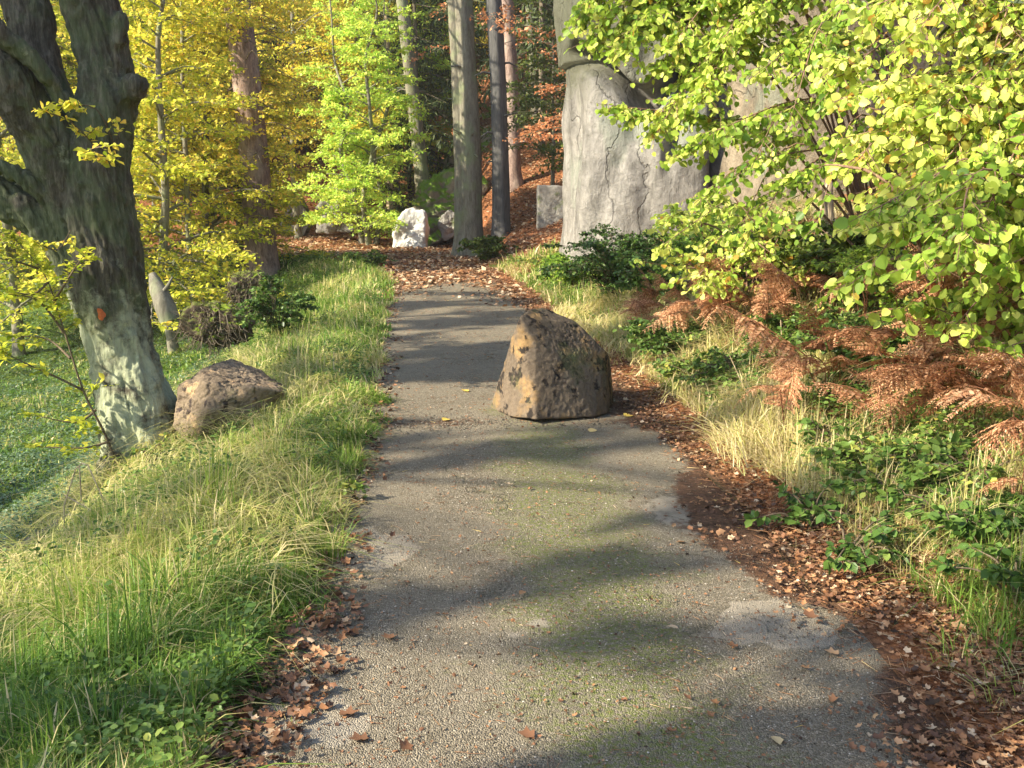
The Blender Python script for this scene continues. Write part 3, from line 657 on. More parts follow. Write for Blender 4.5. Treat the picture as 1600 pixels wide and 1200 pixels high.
# -- general broadleaf tree, built at the origin
def build_tree(name, label, cat, group, loc, H, r0, lo, spread, nb, bark, leafm, ls, kind='dia', vmu=.5, twl=.9, ntw=3.2, per=6, lean=(0,0), multi=1, rise=.25, seed=1, brad=.3, tiers=False, sub=2, topfrac=.35, hang=0., droop=.15, wid=1.):
    rg = np.random.default_rng(seed); root = empty(name, loc, label, cat, group); tacc = Acc(); wacc = Acc(); lacc = Acc()
    brs = []
    for k in range(multi):
        az = rg.uniform(0, 2*PI); off = 0 if multi == 1 else .25
        pts = [np.array([off*math.cos(az), off*math.sin(az), -.3])]
        for i in range(1, 7):
            t = i/6; wob = r0*1.3 if multi == 1 else .35
            pts.append(np.array([off*math.cos(az)*(1+4*t*(multi > 1))+lean[0]*t*H+rg.normal(0, wob*.5), off*math.sin(az)*(1+4*t*(multi > 1))+lean[1]*t*H+rg.normal(0, wob*.5), t*H]))
        P = smoothline(pts, 6); tt = np.linspace(0, 1, len(P)); R = r0*((1-tt)**.8*.92+.05)*(1+.55*np.exp(-tt*H/.35))
        tube(tacc, P, R, 14)
        for i in range(nb//multi):
            z = lo+(H*.97-lo)*((i+rg.uniform(0,1))/(nb//multi)); j = np.argmin(np.abs(P[:,2]-z)); o = P[j]
            f = (z-lo)/(H-lo); L = spread*(1-f)**.5*(topfrac+(1-topfrac)*(1-f))*rg.uniform(.7,1.15)+.3
            a = rg.uniform(0, 2*PI) if not tiers else i*2.4+rg.uniform(-.4,.4)
            e = rise+rg.normal(0, .12)+.35*f; d = np.array([math.cos(a), math.sin(a), e]); d/=np.linalg.norm(d)
            q1 = o+d*L*.5+np.array([0,0,.06*L]); q2 = o+d*L+np.array([rg.normal(0,.1)*L, rg.normal(0,.1)*L, -.10*L-hang*L*.3])
            B = smoothline([o, q1, q2], 4); tube(tacc if R[j] > .0 else wacc, B, np.linspace(max(.012, min(R[j]*.5, .02+L*.014)), .005, len(B)), 5, cap=False); brs.append(B)
    spraygroup(brs, wacc, lacc, ntw, twl, per, ls, kind, vmu, r0=.006, sub=sub, hang=hang, rg=rg, droop=droop, wid=wid)
    a = tacc.obj("trunk", bark, root, smooth=True); wacc.obj("twigs", bark, root); lacc.obj("foliage", leafm, root)
    return root, tacc, lacc
def at(px, D, dz=0):
    x = (px-800)/F*D*1.0; return (x, D, hz(x, D)+dz)
# yellow beeches left of the pine
T1, _, l1 = build_tree("beech_tree", "yellow beech with a slim kinked stem between the old trunk and the pine", "tree", "yellow beeches on the left", at(268, 24), 11, .13, .8, 2.9, 60, MB['beechplain'], ML['beech_yellow'], .12, 'dia', .46, 1.1, 7, 10, lean=(.015,0), rise=.12, seed=3)
T2, _, l2 = build_tree("beech_tree", "green and yellow beech close behind the leaning trunk's left limbs", "tree", "yellow beeches on the left", at(20, 27), 13, .16, 1.0, 4.4, 66, MB['beechplain'], ML['beech_yellow'], .12, 'dia', .38, 1.2, 6.5, 10, rise=.12, seed=4)
copy_tree(T1, at(330, 29), 1.9, 1.05, "yellow beech whose branches spread in front of and above the pine trunk")
copy_tree(T2, at(160, 29), 2.2, 1.0, "broad yellow beech seen through the fork of the leaning trunk")
copy_tree(T1, at(520, 56), 3.4, 1.25, "golden beech standing over the rocks beyond the pine")
copy_tree(T2, at(335, 45), 4.5, 1.15, "tall yellow-green beech far behind the slim kinked stem")
copy_tree(T1, at(90, 42), 5.1, 1.3, "yellow beech deep in the hollow below the left limbs")
# layers of beech leaves hanging in front of the pine
T3, _, _ = build_tree("beech_tree", "slender golden beech with flat leaf layers just left of the pine trunk", "tree", "yellow beeches on the left", at(306, 26.5), 12.5, .09, 2.3, 2.6, 60, MB['beechplain'], ML['beech_yellow'], .11, 'dia', .56, 1.0, 7, 10, rise=.05, seed=8)
T8, _, _ = build_tree("beech_tree", "high golden beech crown spreading over the path end between the pine and the lime beech", "tree", "yellow beeches on the left", at(470, 43), 15, .16, 3.6, 5.0, 60, MB['beechplain'], ML['beech_yellow'], .14, 'dia', .6, 1.3, 5.5, 10, rise=.05, seed=18)
copy_tree(T8, at(565, 46), 0.7, .95, "golden beech crown leaning over the far end of the track")
copy_tree(T8, at(378, 30), 5.2, .72, "golden beech crown whose leaves hide the upper pine trunk")
copy_tree(T8, at(700, 56), 2.0, 1.0, "golden beech crown high behind the twin grey trunk")
copy_tree(T8, at(250, 50), 4.0, 1.1, "golden beech crown high above the slim kinked stem")
# lime green beech at the bend
T4, _, _ = build_tree("beech_tree", "bright lime green beech with leaves down to the ground at the bend", "tree", None, at(578, 38), 10, .11, .25, 2.4, 105, MB['beechplain'], ML['beech_lime'], .12, 'dia', .62, .9, 8, 10, multi=3, rise=.18, seed=5)
copy_tree(T4, at(645, 47), 2.1, 1.25, "pale lime beech behind the mossy rock")
T5, _, _ = build_tree("beech_tree", "dark green beech sapling on the slope between the reddish pine and the cliff", "tree", None, at(862, 33), 6.5, .07, .8, 2.2, 40, MB['beechplain'], ML['dark'], .11, 'dia', .75, .9, 6, 9, rise=.05, seed=9)
copy_tree(T5, at(655, 47), 1, 1.5, "dark green beech behind the mossy rock")
T6, _, _ = build_tree("beech_tree", "rusty leaved beech sapling whose low sprays reach out beside the cliff edge", "tree", None, at(925, 27.5), 6.0, .06, 1.3, 2.4, 20, MB['beechplain'], ML['beech_rust'], .09, 'dia', .7, .8, 5, 9, rise=.02, seed=10)
# pine
def plain_trunk(name, label, cat, px0, px1, D, wpx, H, mat, flare=.35, twin=None, n=22, lump=.02, ridges=0, base_dz=0, group=None, taper=.45):
    x0 = (px0-800)/F*D; z0 = hz(x0, D)+base_dz; root = empty(name, (x0, D, z0), label, cat, group); ac = Acc()
    r = wpx/2*D/F; zs = np.linspace(-.4, H, 60); lean = (px1-px0)/F*D/9.0
    P = np.stack([lean*zs*1.0+.05*np.sin(zs*.5), 0*zs, zs], -1); R = r*(1-taper*np.clip(zs/H,0,1))*(1+flare*np.exp(-np.clip(zs,0,9)/.35))
    tube(ac, P, R, n)
    if twin: tube(ac, P+np.array([twin*D/F, .1, 0]), R*.8, n)
    V = ac.v[0]
    for i in range(len(ac.v)):
        V = ac.v[i]; c = np.zeros_like(V)
        ang = np.arctan2(V[:,1], V[:,0]-lean*V[:,2]); rad = norm(np.stack([V[:,0]-lean*V[:,2], V[:,1], 0*ang], -1))
        ac.v[i] = V+rad*(lump*fbm(np.stack([V[:,0]*5+px0, V[:,1]*5, V[:,2]*.7], -1), 3)+ridges*r*np.cos(ang*5+V[:,2]*.2))[:,None]
    g_ = np.random.default_rng(int(px0))
    for k in range(9):
        z = g_.uniform(.8, 7); a = g_.uniform(0, 2*PI); o = np.array([lean*z, 0, z]); L = r+g_.uniform(.08, .5)
        tube(ac, [o, o+np.array([math.cos(a)*L*.6, math.sin(a)*L*.6, .05]), o+np.array([math.cos(a)*L, math.sin(a)*L, g_.uniform(-.1,.15)])], [.05,.03,.01], 6)
    ac.obj("trunk", mat, root, smooth=True); return root, lean
pine, ln = plain_trunk("pine_tree", "pine with a broad pinkish scaly trunk on the grass left of the track", "tree", 412, 390, 28, 48, 19, MB['pine'])
pa, na = Acc(), Acc(); rg2 = np.random.default_rng(5); SS, EE = [], []
for i in range(26):                                        # bare dead branches low down
    z = rg2.uniform(1.5, 8); a = rg2.uniform(0, 2*PI); L = rg2.uniform(.8, 2.4); o = np.array([ln*z, 0, z])
    B = smoothline([o, o+np.array([math.cos(a)*L*.5, math.sin(a)*L*.5, .1*L]), o+np.array([math.cos(a)*L, math.sin(a)*L, -.12*L])], 3)
    tube(pa, B, np.linspace(.022,.006,len(B)), 5, cap=False)
    k = 6; t = rg2.uniform(.3,1,k); S = B[(t*(len(B)-1)).astype(int)]; SS.append(S); EE.append(S+rg2.normal(0,.28,(k,3))+np.array([math.cos(a),math.sin(a),-.2])*.3)
sticks(pa, np.concatenate(SS), np.concatenate(EE), .006, .002)
brs = []
for i in range(34):
    z = rg2.uniform(10, 18.6); a = rg2.uniform(0, 2*PI); L = 2.6*(1-(z-10)/12); o = np.array([ln*z, 0, z])
    B = smoothline([o, o+np.array([math.cos(a)*L*.5, math.sin(a)*L*.5, .25*L]), o+np.array([math.cos(a)*L, math.sin(a)*L, .3*L])], 3); tube(pa, B, np.linspace(.05,.01,len(B)), 5, cap=False); brs.append(B)
spraygroup(brs, pa, na, 4, .6, 9, .13, 'needle', .5, sub=2, flat=1)
pa.obj("branches", MB['dead'], pine); na.obj("foliage", ML['needle'], pine)
# grey trunks on the bank right of the bend
plain_trunk("beech_tree", "twin grey fluted trunk, the widest of those on the litter bank", "tree", 737, 728, 31, 34, 17, MB['beechplain'], twin=-14, flare=.5, ridges=.06)
plain_trunk("beech_tree", "straight dark grey trunk just right of the twin trunk", "tree", 783, 771, 30.5, 27, 17, barkmat("dark_grey_bark", (.045,.045,.045), (.13,.125,.12), None, (5,5,.6), 0, .5, .02), flare=.25, ridges=.05)
plain_trunk("pine_tree", "slim reddish pine trunk behind the dark straight trunk", "tree", 803, 789, 36, 22, 18, MB['pine'], flare=.8)
plain_trunk("beech_tree", "mossy grey trunk hidden in the spruce boughs above the mossy rock", "tree", 668, 640, 41, 24, 17, MB['beechplain'])
plain_trunk("beech_tree", "pale slim trunk showing through the lime leaves", "tree", 612, 615, 45, 13, 15, MB['pale'])
plain_trunk("tree_trunk", "grey trunk rising above the reddish pine up on the slope", "tree", 835, 815, 44, 12, 14, MB['beechplain'])
# spruces
def spruce(label, loc, H, R, seed, lo=1.2, nb=60, dens=3.4, v=.45, r0=.16, group=None, nl=.30):
    rg = np.random.default_rng(seed); root = empty("spruce_tree", loc, label, "tree", group); ta_, wa_, na_ = Acc(), Acc(), Acc()
    zz = np.linspace(-.3, H, 20); tube(ta_, np.stack([.04*np.sin(zz), 0*zz, zz], -1), r0*(1-.93*np.clip(zz/H,0,1)), 10)
    brs = []
    for i in range(nb):
        z = lo+(H-lo)*(i+rg.uniform())/nb; a = i*2.4+rg.uniform(-.5,.5); L = R*(1-(z/H)**1.3)*rg.uniform(.75,1.1)+.2; o = np.array([0,0,z]); c_ = np.array([math.cos(a), math.sin(a), 0])
        B = smoothline([o, o+c_*L*.5+[0,0,-.12*L], o+c_*L+[0,0,-.28*L]], 4); tube(wa_, B, np.linspace(.03,.006,len(B)), 4, cap=False); brs.append(B)
    spraygroup(brs, wa_, na_, dens, .75, 7, nl, 'spray', v, hang=.45, sub=2, flat=.9, droop=.5, r0=.005, rg=rg, wid=.7)
    ta_.obj("trunk", MB['dead'], root, smooth=True); wa_.obj("branches", MB['dead'], root); na_.obj("foliage", ML['needle'], root); return root
SP = spruce("spruce with drooping dark olive boughs above the mossy rock", at(655, 44), 17, 2.9, 21)
copy_tree(SP, at(845, 40), 1.3, 1.0, "spruce with hanging grey-green boughs above the square rock left of the cliff")
copy_tree(SP, at(730, 52), 2.3, 1.05, "spruce standing far behind the twin grey trunk")
SP2 = spruce("spruce dipping dark boughs into the top right corner", (4.7, 6.3, hz(4.7, 6.3)), 8, 2.3, 22, lo=1.3, nb=60, dens=7, v=.35, nl=.10)
# rusty beech sprays at the top centre
T7, _, _ = build_tree("beech_tree", "rust coloured beech leaves hanging at the top edge above the twin trunk", "tree", None, at(776, 31.5), 10.5, .045, 5.6, 2.6, 22, MB['beechplain'], ML['beech_rust'], .10, 'dia', .6, .7, 3.2, 5, rise=-.05, seed=14)
def where(px):
    return [b for a, b in ((120,'left of the leaning trunk'),(300,'left of the pine'),(450,'around the pine'),(600,'behind the lime beech'),(720,'behind the mossy rock'),(850,'behind the grey and reddish trunks'),(960,'at the cliff edge'),(1250,'above the grey cliff'),(9999,'above the hazels'))if px < a][0]
# woodland beyond: individually placed trees, each kind built once
FA, _, _ = build_tree("woodland_tree", "distant olive and gold beech in the wood beyond the bend", "tree", "trees of the wood beyond", at(300, 62), 20, .22, .8, 5.6, 60, MB['beechplain'], ML['beech_yellow'], .27, 'dia', .34, 1.9, 3.0, 10, seed=31, rise=.15)
FB, _, _ = build_tree("woodland_tree", "distant dark green tree in the wood beyond the bend", "tree", "dark trees of the wood beyond", at(120, 66), 21, .25, .6, 5.8, 64, MB['beechplain'], ML['dark'], .27, 'dia', .7, 1.9, 3.0, 10, seed=32, rise=.1)
FC, _, _ = build_tree("woodland_tree", "distant lime green tree in the wood beyond the bend", "tree", "green trees of the wood beyond", at(600, 63), 19, .22, .6, 5.2, 56, MB['beechplain'], ML['beech_lime'], .27, 'dia', .3, 1.9, 3.0, 10, seed=33, rise=.12)
rr = np.random.default_rng(77)
lab = {0:"distant olive and gold beech in the wood beyond the bend", 1:"distant dark green tree in the wood beyond the bend", 2:"distant lime green tree in the wood beyond the bend"}
far_spots = [(-40,58),(30,72),(60,52),(210,70),(250,55),(380,68),(420,56),(470,74),(540,60),(690,60),(700,74),(640,80),(760,64),(800,55),(850,70),(880,52),(930,60),(980,48),(560,90),(150,90),(350,92),(20,92),(790,84),(270,84),(1040,40),(1150,36),(1300,34),(1450,32),(1580,30),(1220,52),(1400,50)]
for k, (px, D) in enumerate(far_spots):
    q = [1,0,1,2,1,0,1][k % 7] if px < 700 else [1,1,2,1][k % 4]
    copy_tree([FA, FB, FC][q], at(px, D), rr.uniform(0, 6.28), rr.uniform(.85, 1.2)*(1 if D > 45 else .7), label=(['olive and gold beech','dark green tree','lime green tree'][q]+' deep in the wood, '+['nearer','farther','farthest'][min(2, int(D > 56)+int(D > 71))]+' row, '+where(px)))

# ================================================================ SHADE FROM TREES BEYOND THE FRAME
# unseen trees added for shade, behind and left of the camera, in the hollow
def shade_tree(label, x, y, H, r, blobs, seed, name="beech_tree", n_trunk_br=10, v=.5):
    """blobs: (x, y, z of a shaded place, radius, leaves); the crown clump stands where the sun's ray to that place passes the tree"""
    rg = np.random.default_rng(seed); z0 = hz(x, y); root = empty(name, (x, y, z0), label, "tree", "trees standing left of the view"); o0 = np.array([x, y, z0])
    ta_, wa_, la_ = Acc(), Acc(), Acc(); zz = np.linspace(-.3, H, 30)
    P = o0+np.stack([.25*np.sin(zz*.35+seed), .2*np.cos(zz*.3), zz], -1); tube(ta_, P, r*(1-.85*zz/H), 10)
    for (bx, by, bz, br, nlv) in blobs:
        b = np.array([bx, by, bz]); t = ((o0-b)@np.array([SUN[0], SUN[1], 0]))/(SUN[0]**2+SUN[1]**2)
        c = b+SUN*t; j = np.argmin(np.abs(P[:,2]-(c[2]-1.2))); s = P[j]
        B = smoothline([s, (s+c)/2+[0,0,.2], c], 4); tube(ta_, B, np.linspace(.05,.02,len(B)), 5, cap=False)
        k = max(6, nlv//14); d = rg.normal(0, 1, (k,3))*np.array([1,1,.7]); d = norm(d)*br*rg.uniform(.2,1,(k,1))**.6; pv_ = np.array([-SUN_AZ[1], SUN_AZ[0], 0]); pc = (d@pv_)[:,None]; d = d-(.62 if br < .66 and by < 8.6 else .1)*pc*pv_+(.5 if br < .66 and by < 8.6 else 0)*(d@np.array([*SUN_AZ,0]))[:,None]*np.array([*SUN_AZ,0]); S = c+d*.15; E = c+d
        sticks(wa_, S, E, .012, .004); twigleaves(la_, S, E, 14, .15, 'oval', .6, .1, v, .2, rg=rg)
    ta_.obj("trunk", MB['beechplain'], root, smooth=True, sub=o0)
    if la_.n: wa_.obj("twigs", MB['twig'], root, sub=o0); la_.obj("foliage", ML['beech_yellow'], root, sub=o0)
def dapples(n, x0, x1, y0, y1, r0, r1, l0, l1, seed):
    g = np.random.default_rng(seed); return [(g.uniform(x0,x1), g.uniform(y0,y1), 0, g.uniform(r0,r1), int(g.uniform(l0,l1))) for _ in range(n)]
SHADES = [
 # trunks and leaf clumps set for soft streaks across the asphalt
 (-19.5, -3.6, 21, .22, [(-.5,4.1,0,.4,50),(.8,4.75,0,.4,60),(1.2,3.0,0,.4,120)]), (-12.5, -2.2, 15, .22, [(1.1,3.1,0,.55,420),(1.9,3.4,0,.8,600),(2.6,4.1,.4,.6,200),(.7,3.0,0,.5,260),(1.3,3.9,0,.4,120)]),
 (-14.2, 1.3, 17, .20, [(-2.3,3.0,0,.55,260),(-1.4,3.2,0,.35,150),(1.55,5.6,0,.5,420),(-.2,4.3,0,.25,70)]),
 (-17.0, 4.0, 18, .26, [(-3.3,9.2,1.8,.8,900),(-3.5,9.2,2.9,.9,1000),(-3.9,9.3,3.8,1.1,1500),(-3.4,9.2,4.8,1.2,1600),(-4.6,9,3.4,1.0,1400),(-3.7,9.2,1.9,.6,700),(-3.4,9.2,2.3,.8,900),(-4.1,9.2,2.6,.9,900),(-.6,11.5,0,.9,700),(.4,12.4,0,.8,500),(-.9,10.0,0,.5,220),(-4.6,8.2,-.8,.9,900),(-5.6,8.6,-1.2,1.1,900)]),
 (-19.5, 8.2, 18, .26, [*dapples(7,-1.6,.8,9,19,.4,.8,120,400,5), (-.7,14.5,0,1.0,900),(-1.5,17,0,1.0,800),(.2,15.6,0,.7,380),(-2.6,13.8,0,.8,420),(-6.5,12,-2,1.3,900),(1.8,13.6,.4,.7,400),(-3.2,9.0,.55,.35,140)]),
 (-21, -1, 18, .22, [*dapples(6,-1,1.4,3.4,7.4,.2,.45,25,80,6), *dapples(10,-3.4,-1.2,3,9,.3,.6,60,200,7), (-2.2,2.9,0,.7,500), (-1.6,2.7,0,.5,300), (-7,11,-2.2,1.2,900), (-8.5,12.5,-2.4,1.3,900), (-5.5,9.5,-1.5,.8,500), *dapples(8,1.5,4.5,4,12,.3,.6,60,220,8), (.35,7.3,0,.45,160),(-.8,6.4,0,.3,90),(1.9,7.5,.2,.5,220),(3.2,6.2,1.0,.7,300),(-2.0,5.2,0,.4,140),(.5,7.0,0,.6,160),(-.3,6.7,0,.5,140)]),
]
slab = ["bare grey trunk left of the view throwing a streak of shade over the track","beech left of the view shading the lower right corner of the track","beech left of the view shading the lower left grass","beech left of the view shading the upper leaning trunk","beech left of the view shading the middle of the track","beech left of the view dappling the track around the boulder"]
for k, (x, y, H, r, bl) in enumerate(SHADES): shade_tree(slab[k], x, y, H, r, bl, 50+k)

# ================================================================ GRASS AND GROUND COVER
def blades(acc, P, h, az, bend, wd, v, mi=0):
    n = len(P); h = np.broadcast_to(h,(n,)); d = np.stack([np.cos(az), np.sin(az), 0*az], -1)
    ph = az+rng.uniform(.6, 2.5, n); sd = np.stack([np.cos(ph), np.sin(ph), 0*ph], -1)
    L = []
    for t, wf in ((0,1),(.35,.9),(.7,.6)):
        c = P+d*(h*bend*t*t)[:,None]; c[:,2] = P[:,2]+h*(t-.45*np.minimum(bend,1.6)*t*t)
        L += [c-sd*(wd*wf/2)[:,None], c+sd*(wd*wf/2)[:,None]]
    c = P+d*(h*bend)[:,None]; c[:,2] = P[:,2]+h*(1-.55*np.minimum(bend,1.6)); L.append(c)
    V = np.stack(L, 1); b = (np.arange(n)*7)[:,None,None]
    acc.add(V, (b+np.array([[0,1,3,2],[2,3,5,4]])[None]).reshape(-1,4), np.repeat(v,2), mi)
    acc.add(np.zeros((0,3)), (b-len(V)*7+np.array([[4,5,6]])[None]).reshape(-1,3), v, mi)
def scatter(n, D0, D1, xf, pw=1.0, rg=rng):
    """points with density falling with distance; xf(D) -> (xlo, xhi)"""
    u = rg.uniform(0, 1, n); D = D0*(D1/D0)**(u**pw); lo, hi = xf(D); x = lo+(hi-lo)*rg.uniform(0, 1, n); return x, D
def _km(x, y, f, rg=rng): return rg.uniform(0,1,len(x)) < f
# long matted grass of the verge
ga = Acc()
def verge(n, D0, D1, smin, smax, hh, wmul, vbase, straw, lo=-6, hi=1):
    x, y = scatter(n, D0, D1, lambda D: (np.interp(D, CLD[:,1], CLD[:,0])+smin, np.interp(D, CLD[:,1], CLD[:,0])+smax))
    s = sdist(x, y); z = height(x, y)
    pn = fbm(np.stack([x*1.1, y*1.1, 0*x], -1), 3); pn2 = fbm(np.stack([x*.6+40, y*.6, 0*x], -1), 2); cl_ = fbm(np.stack([x*4, y*4, 0*x+3], -1), 2)
    keep = rng.uniform(0,1,len(x)) < np.clip(.65+.6*cl_, .05, 1)
    keep &= ~((s > np.interp(y, [3.2,4.1], [-1.38,-1.14])+.12*fbm(np.stack([y*2.4, x*2, 0*y], -1), 2)) & (s < 1.5))
    k = keep; x, y, z, pn, pn2, s, cl_ = [q[k] for q in (x, y, z, pn, pn2, s, cl_)]
    nn = len(x); az = 2.8*pn2*PI+rng.normal(0, .9, nn); az = np.where(rng.uniform(0,1,nn) < .35, rng.uniform(0,2*PI,nn), az)
    h = hh*rng.uniform(.45, 1.2, nn)*(1+.5*cl_)*np.interp(np.abs(s), [1.05,1.3,1.8,2.6,3.3], [.3,.6,1,.85,.5])*(1-.65*np.exp(-((x+2.55)**2+(y-8.0)**2)/.5)); bend = np.clip(rng.normal(.8, .5, nn), .05, 1.9)
    v = np.clip(vbase-.12*sstep(5.2, 3.4, y)*(s < 0)+.16*pn+rng.normal(0,.10,nn), 0, 1); st = rng.uniform(0,1,nn) < straw*(1+1.2*pn); v = np.where(st, rng.uniform(.72,1,nn), v)
    blades(ga, np.stack([x,y,z-.01],-1), h, az, bend, (.0035+.0006*y)*wmul*rng.uniform(.55,1.5,nn)*np.where(rng.uniform(0,1,nn) < .12, 1.9, 1), v)
verge(125000, 2.2, 9, -3.6, -1.0, .30, 1.0, .47, .16)
verge(30000, 5, 12, -5.5, -2.0, .30, 1.0, .58, .65)
verge(60000, 8.5, 27, -4.6, -1.0, .30, 1.0, .50, .28)
verge(30000, 11, 34, -10, -3, .25, 1.3, .48, .25)
# pale straw tufts along the foot of the right bank
verge(9000, 6, 13, 1.25, 2.1, .30, 1.0, .62, .75)
verge(36000, 4.6, 12, 1.5, 5.5, .28, .9, .55, .6); verge(18000, 2.8, 5.8, 1.6, 3.6, .24, .8, .5, .5)
verge(12000, 12, 26, 1.15, 3.2, .35, 1.1, .5, .6)
# flattened straw lying through the green
def mat_straw(n, D0, D1, a0, a1, vlo, vhi):
    x, y = scatter(n, D0, D1, lambda D: (np.interp(D, CLD[:,1], CLD[:,0])+a0, np.interp(D, CLD[:,1], CLD[:,0])+a1)); z = height(x, y); s = sdist(x, y)
    k = (rng.uniform(0,1,n) < np.clip(.25+1.1*fbm(np.stack([x*1.4+9, y*1.4, 0*x],-1),3),0,1)) & (np.abs(s) > 1.25); x, y, z = x[k], y[k], z[k]; m_ = len(x)
    az = 3*fbm(np.stack([x*.7, y*.7, 0*x],-1),2)*PI+rng.normal(0,.4,m_)
    blades(ga, np.stack([x,y,z+rng.uniform(.02,.16,m_)],-1), rng.uniform(.15,.4,m_), az, rng.uniform(1.3,1.85,m_), (.003+.0006*y)*rng.uniform(.7,1.3,m_), rng.uniform(vlo,vhi,m_))
mat_straw(22000, 3.6, 14, -4.5, -1.25, .62, .95)
mat_straw(45000, 5.2, 16, 1.3, 5.5, .7, 1)
verge(50000, 9, 45, -16, -4.2, .22, 1.5, .34, .12)
go = ga.obj("grass", ML['grass']); tag(go, "long matted green and straw coloured grass along both edges of the track", "grass", kind="stuff")
# upright brighter tufts close to the track: countable clumps
def tuft(name, label, x, y, n, h, vb, group, straw=.1, sp=.07, wd=.006, bend=.45):
    ac = Acc(); a = rng.uniform(0,2*PI,n); r = sp*np.sqrt(rng.uniform(0,1,n)); z = hz(x,y); p = np.stack([r*np.cos(a), r*np.sin(a), 0*a-.01],-1)
    v = np.clip(vb+rng.normal(0,.1,n),0,1); v = np.where(rng.uniform(0,1,n)<straw, .9, v)
    blades(ac, p, h*rng.uniform(.5,1.15,n), a+rng.normal(0,.5,n), np.clip(rng.normal(bend,.25,n),.05,1.3), wd*rng.uniform(.6,1.2,n), v)
    o = ac.obj(name, ML['grass'], loc=(x,y,z)); return tag(o, label, "grass tuft", group)
G1 = "grass tufts standing above the left verge"; G2 = "pale dry grass tufts by the right edge"
for k,(px,py,n,h,lb_) in enumerate([(480,850,60,.42,"tall bright green grass tuft overhanging the left edge of the asphalt, upper one"),(385,905,60,.40,"tall blue-green grass tuft in the middle of the left verge"),(130,960,70,.4,"green grass tuft near the left picture edge"),(455,1125,26,.07,"small low green tuft growing among red leaves at the bottom edge of the asphalt"),(300,1000,60,.4,"dark green grass tuft beside the red leaves at lower left"),(520,880,50,.3,"green tuft leaning over the asphalt edge below the upper one"),(410,760,50,.34,"yellow-green tuft below the low reddish boulder"),(60,1090,70,.36,"broad leaved grass tuft in the lower left corner")]):
    p = gpt(px,py); tuft("grass_tuft", lb_, p[0], p[1], n, h, .42, G1)
for k,(px,py,n,h,vb,lb_) in enumerate([(1230,745,110,.34,.85,"straw coloured grass tuft, the largest at the foot of the right bank"),(1170,700,80,.3,.85,"straw coloured grass tuft just left of the largest one"),(1110,650,70,.26,.8,"straw coloured grass tuft nearest the boulder on the track"),(1290,790,60,.26,.8,"straw coloured grass tuft right of the largest one"),(1480,940,30,.22,.55,"thin green and straw tuft in the leaf litter at the right"),(1500,1040,40,.16,.45,"short green tuft growing from the brown leaves at lower right"),(945,560,60,.3,.85,"pale tuft rising behind the right side of the track boulder"),(585,570,60,.26,.7,"yellow tuft at the left asphalt edge level with the boulder")]):
    p = gpt(px,py); tuft("grass_tuft", lb_, p[0], p[1], n, h, vb, G2, .3, .10, .005, .6)

# small leafed herbs
def herbs(name, label, n, region, mat, ls, hmax, vb, kind='oval', keepf=None):
    x, y = region; z = height(x, y)
    if keepf is not None: k = keepf(x, y); x, y, z = x[k], y[k], z[k]
    nn = len(x); cl_ = np.clip(.5+.9*fbm(np.stack([x*2.2, y*2.2, 0*x], -1), 3), .05, 1.4)
    ac = Acc(); P = np.stack([x, y, z+hmax*cl_*rng.uniform(.1,1,nn)], -1); az = rng.uniform(0,2*PI,nn)
    A = np.stack([np.cos(az), np.sin(az), rng.normal(-.1,.25,nn)], -1); U = norm(np.array([0,0,1.])+rng.normal(0,.35,(nn,3)))
    szs = (ls*(1+.035*y))*rng.uniform(.6,1.3,nn); v = np.clip(vb+.15*fbm(np.stack([x*.9,y*.9,0*x+8],-1),2)+rng.normal(0,.15,nn),0,1)
    leaves(ac, P, A, U, szs, kind, v)
    j = rng.choice(nn, nn//8, replace=False); g = P[j].copy(); g[:,2] = z[j]-.01; sticks(ac, g, P[j], .0015, .001, .3)
    o = ac.obj(name, mat); tag(o, label, "herbs", kind="stuff"); return o
herbs("hollow_undergrowth", "pale bluish green herbs and grass carpeting the hollow left of the old tree", 90000, scatter(90000, 8, 48, lambda D:(-.62*D-2, np.interp(D, CLD[:,1], CLD[:,0])-4.2)), ML['mint'], .032, .20, .5)
herbs("verge_herbs", "small green nettles and clover growing through the verge grass on the left", 55000, scatter(55000, 2.3, 30, lambda D:(np.interp(D, CLD[:,1], CLD[:,0])-3.6-.05*D, np.interp(D, CLD[:,1], CLD[:,0])-1.3)), ML['herb'], .028, .24, .5)
def kf(x, y):
    s = sdist(x,y); m_ = .5+.9*fbm(np.stack([x*.8+3,y*.8,0*x],-1),3)
    m_ = np.where((y < 5.5) & (s < 2.8), m_*.3-.1, m_*1.3); return (rng.uniform(0,1,len(x)) < m_) & (s > 1.55)
herbs("bank_undergrowth", "brambles, clover and small green herbs covering the right bank under the bracken", 120000, scatter(120000, 3, 20, lambda D:(np.interp(D, CLD[:,1], CLD[:,0])+1.4, .62*D+1.2)), ML['herb'], .030, .26, .48, keepf=kf)

# fallen leaves
def litter(name, label, n, region, ls, kind, lift, vb=.5, keepf=None, vs=.27):
    x, y = region
    if keepf is not None: k = keepf(x, y); x, y = x[k], y[k]
    nn = len(x); z = RZ(x, y); P = np.stack([x, y, z+.006+lift*rng.uniform(0,1,nn)], -1); az = rng.uniform(0,2*PI,nn)
    A = np.stack([np.cos(az), np.sin(az), rng.normal(0,.22,nn)], -1); U = norm(np.array([0,0,1.])+rng.normal(0,.38,(nn,3)))
    U[:,2] *= np.where(rng.uniform(0,1,nn) < .3, -1, 1)
    ac = Acc(); szs = ls*(1+.02*y)*rng.uniform(.4,1.2,nn)*np.where(rng.uniform(0,1,nn) < .07, 1.7, 1)
    leaves(ac, P, A, U, szs, kind, np.clip(vb+rng.normal(0,vs,nn),0,.95)); o = ac.obj(name, ML['litter']); return tag(o, label, "fallen leaves", kind="stuff")
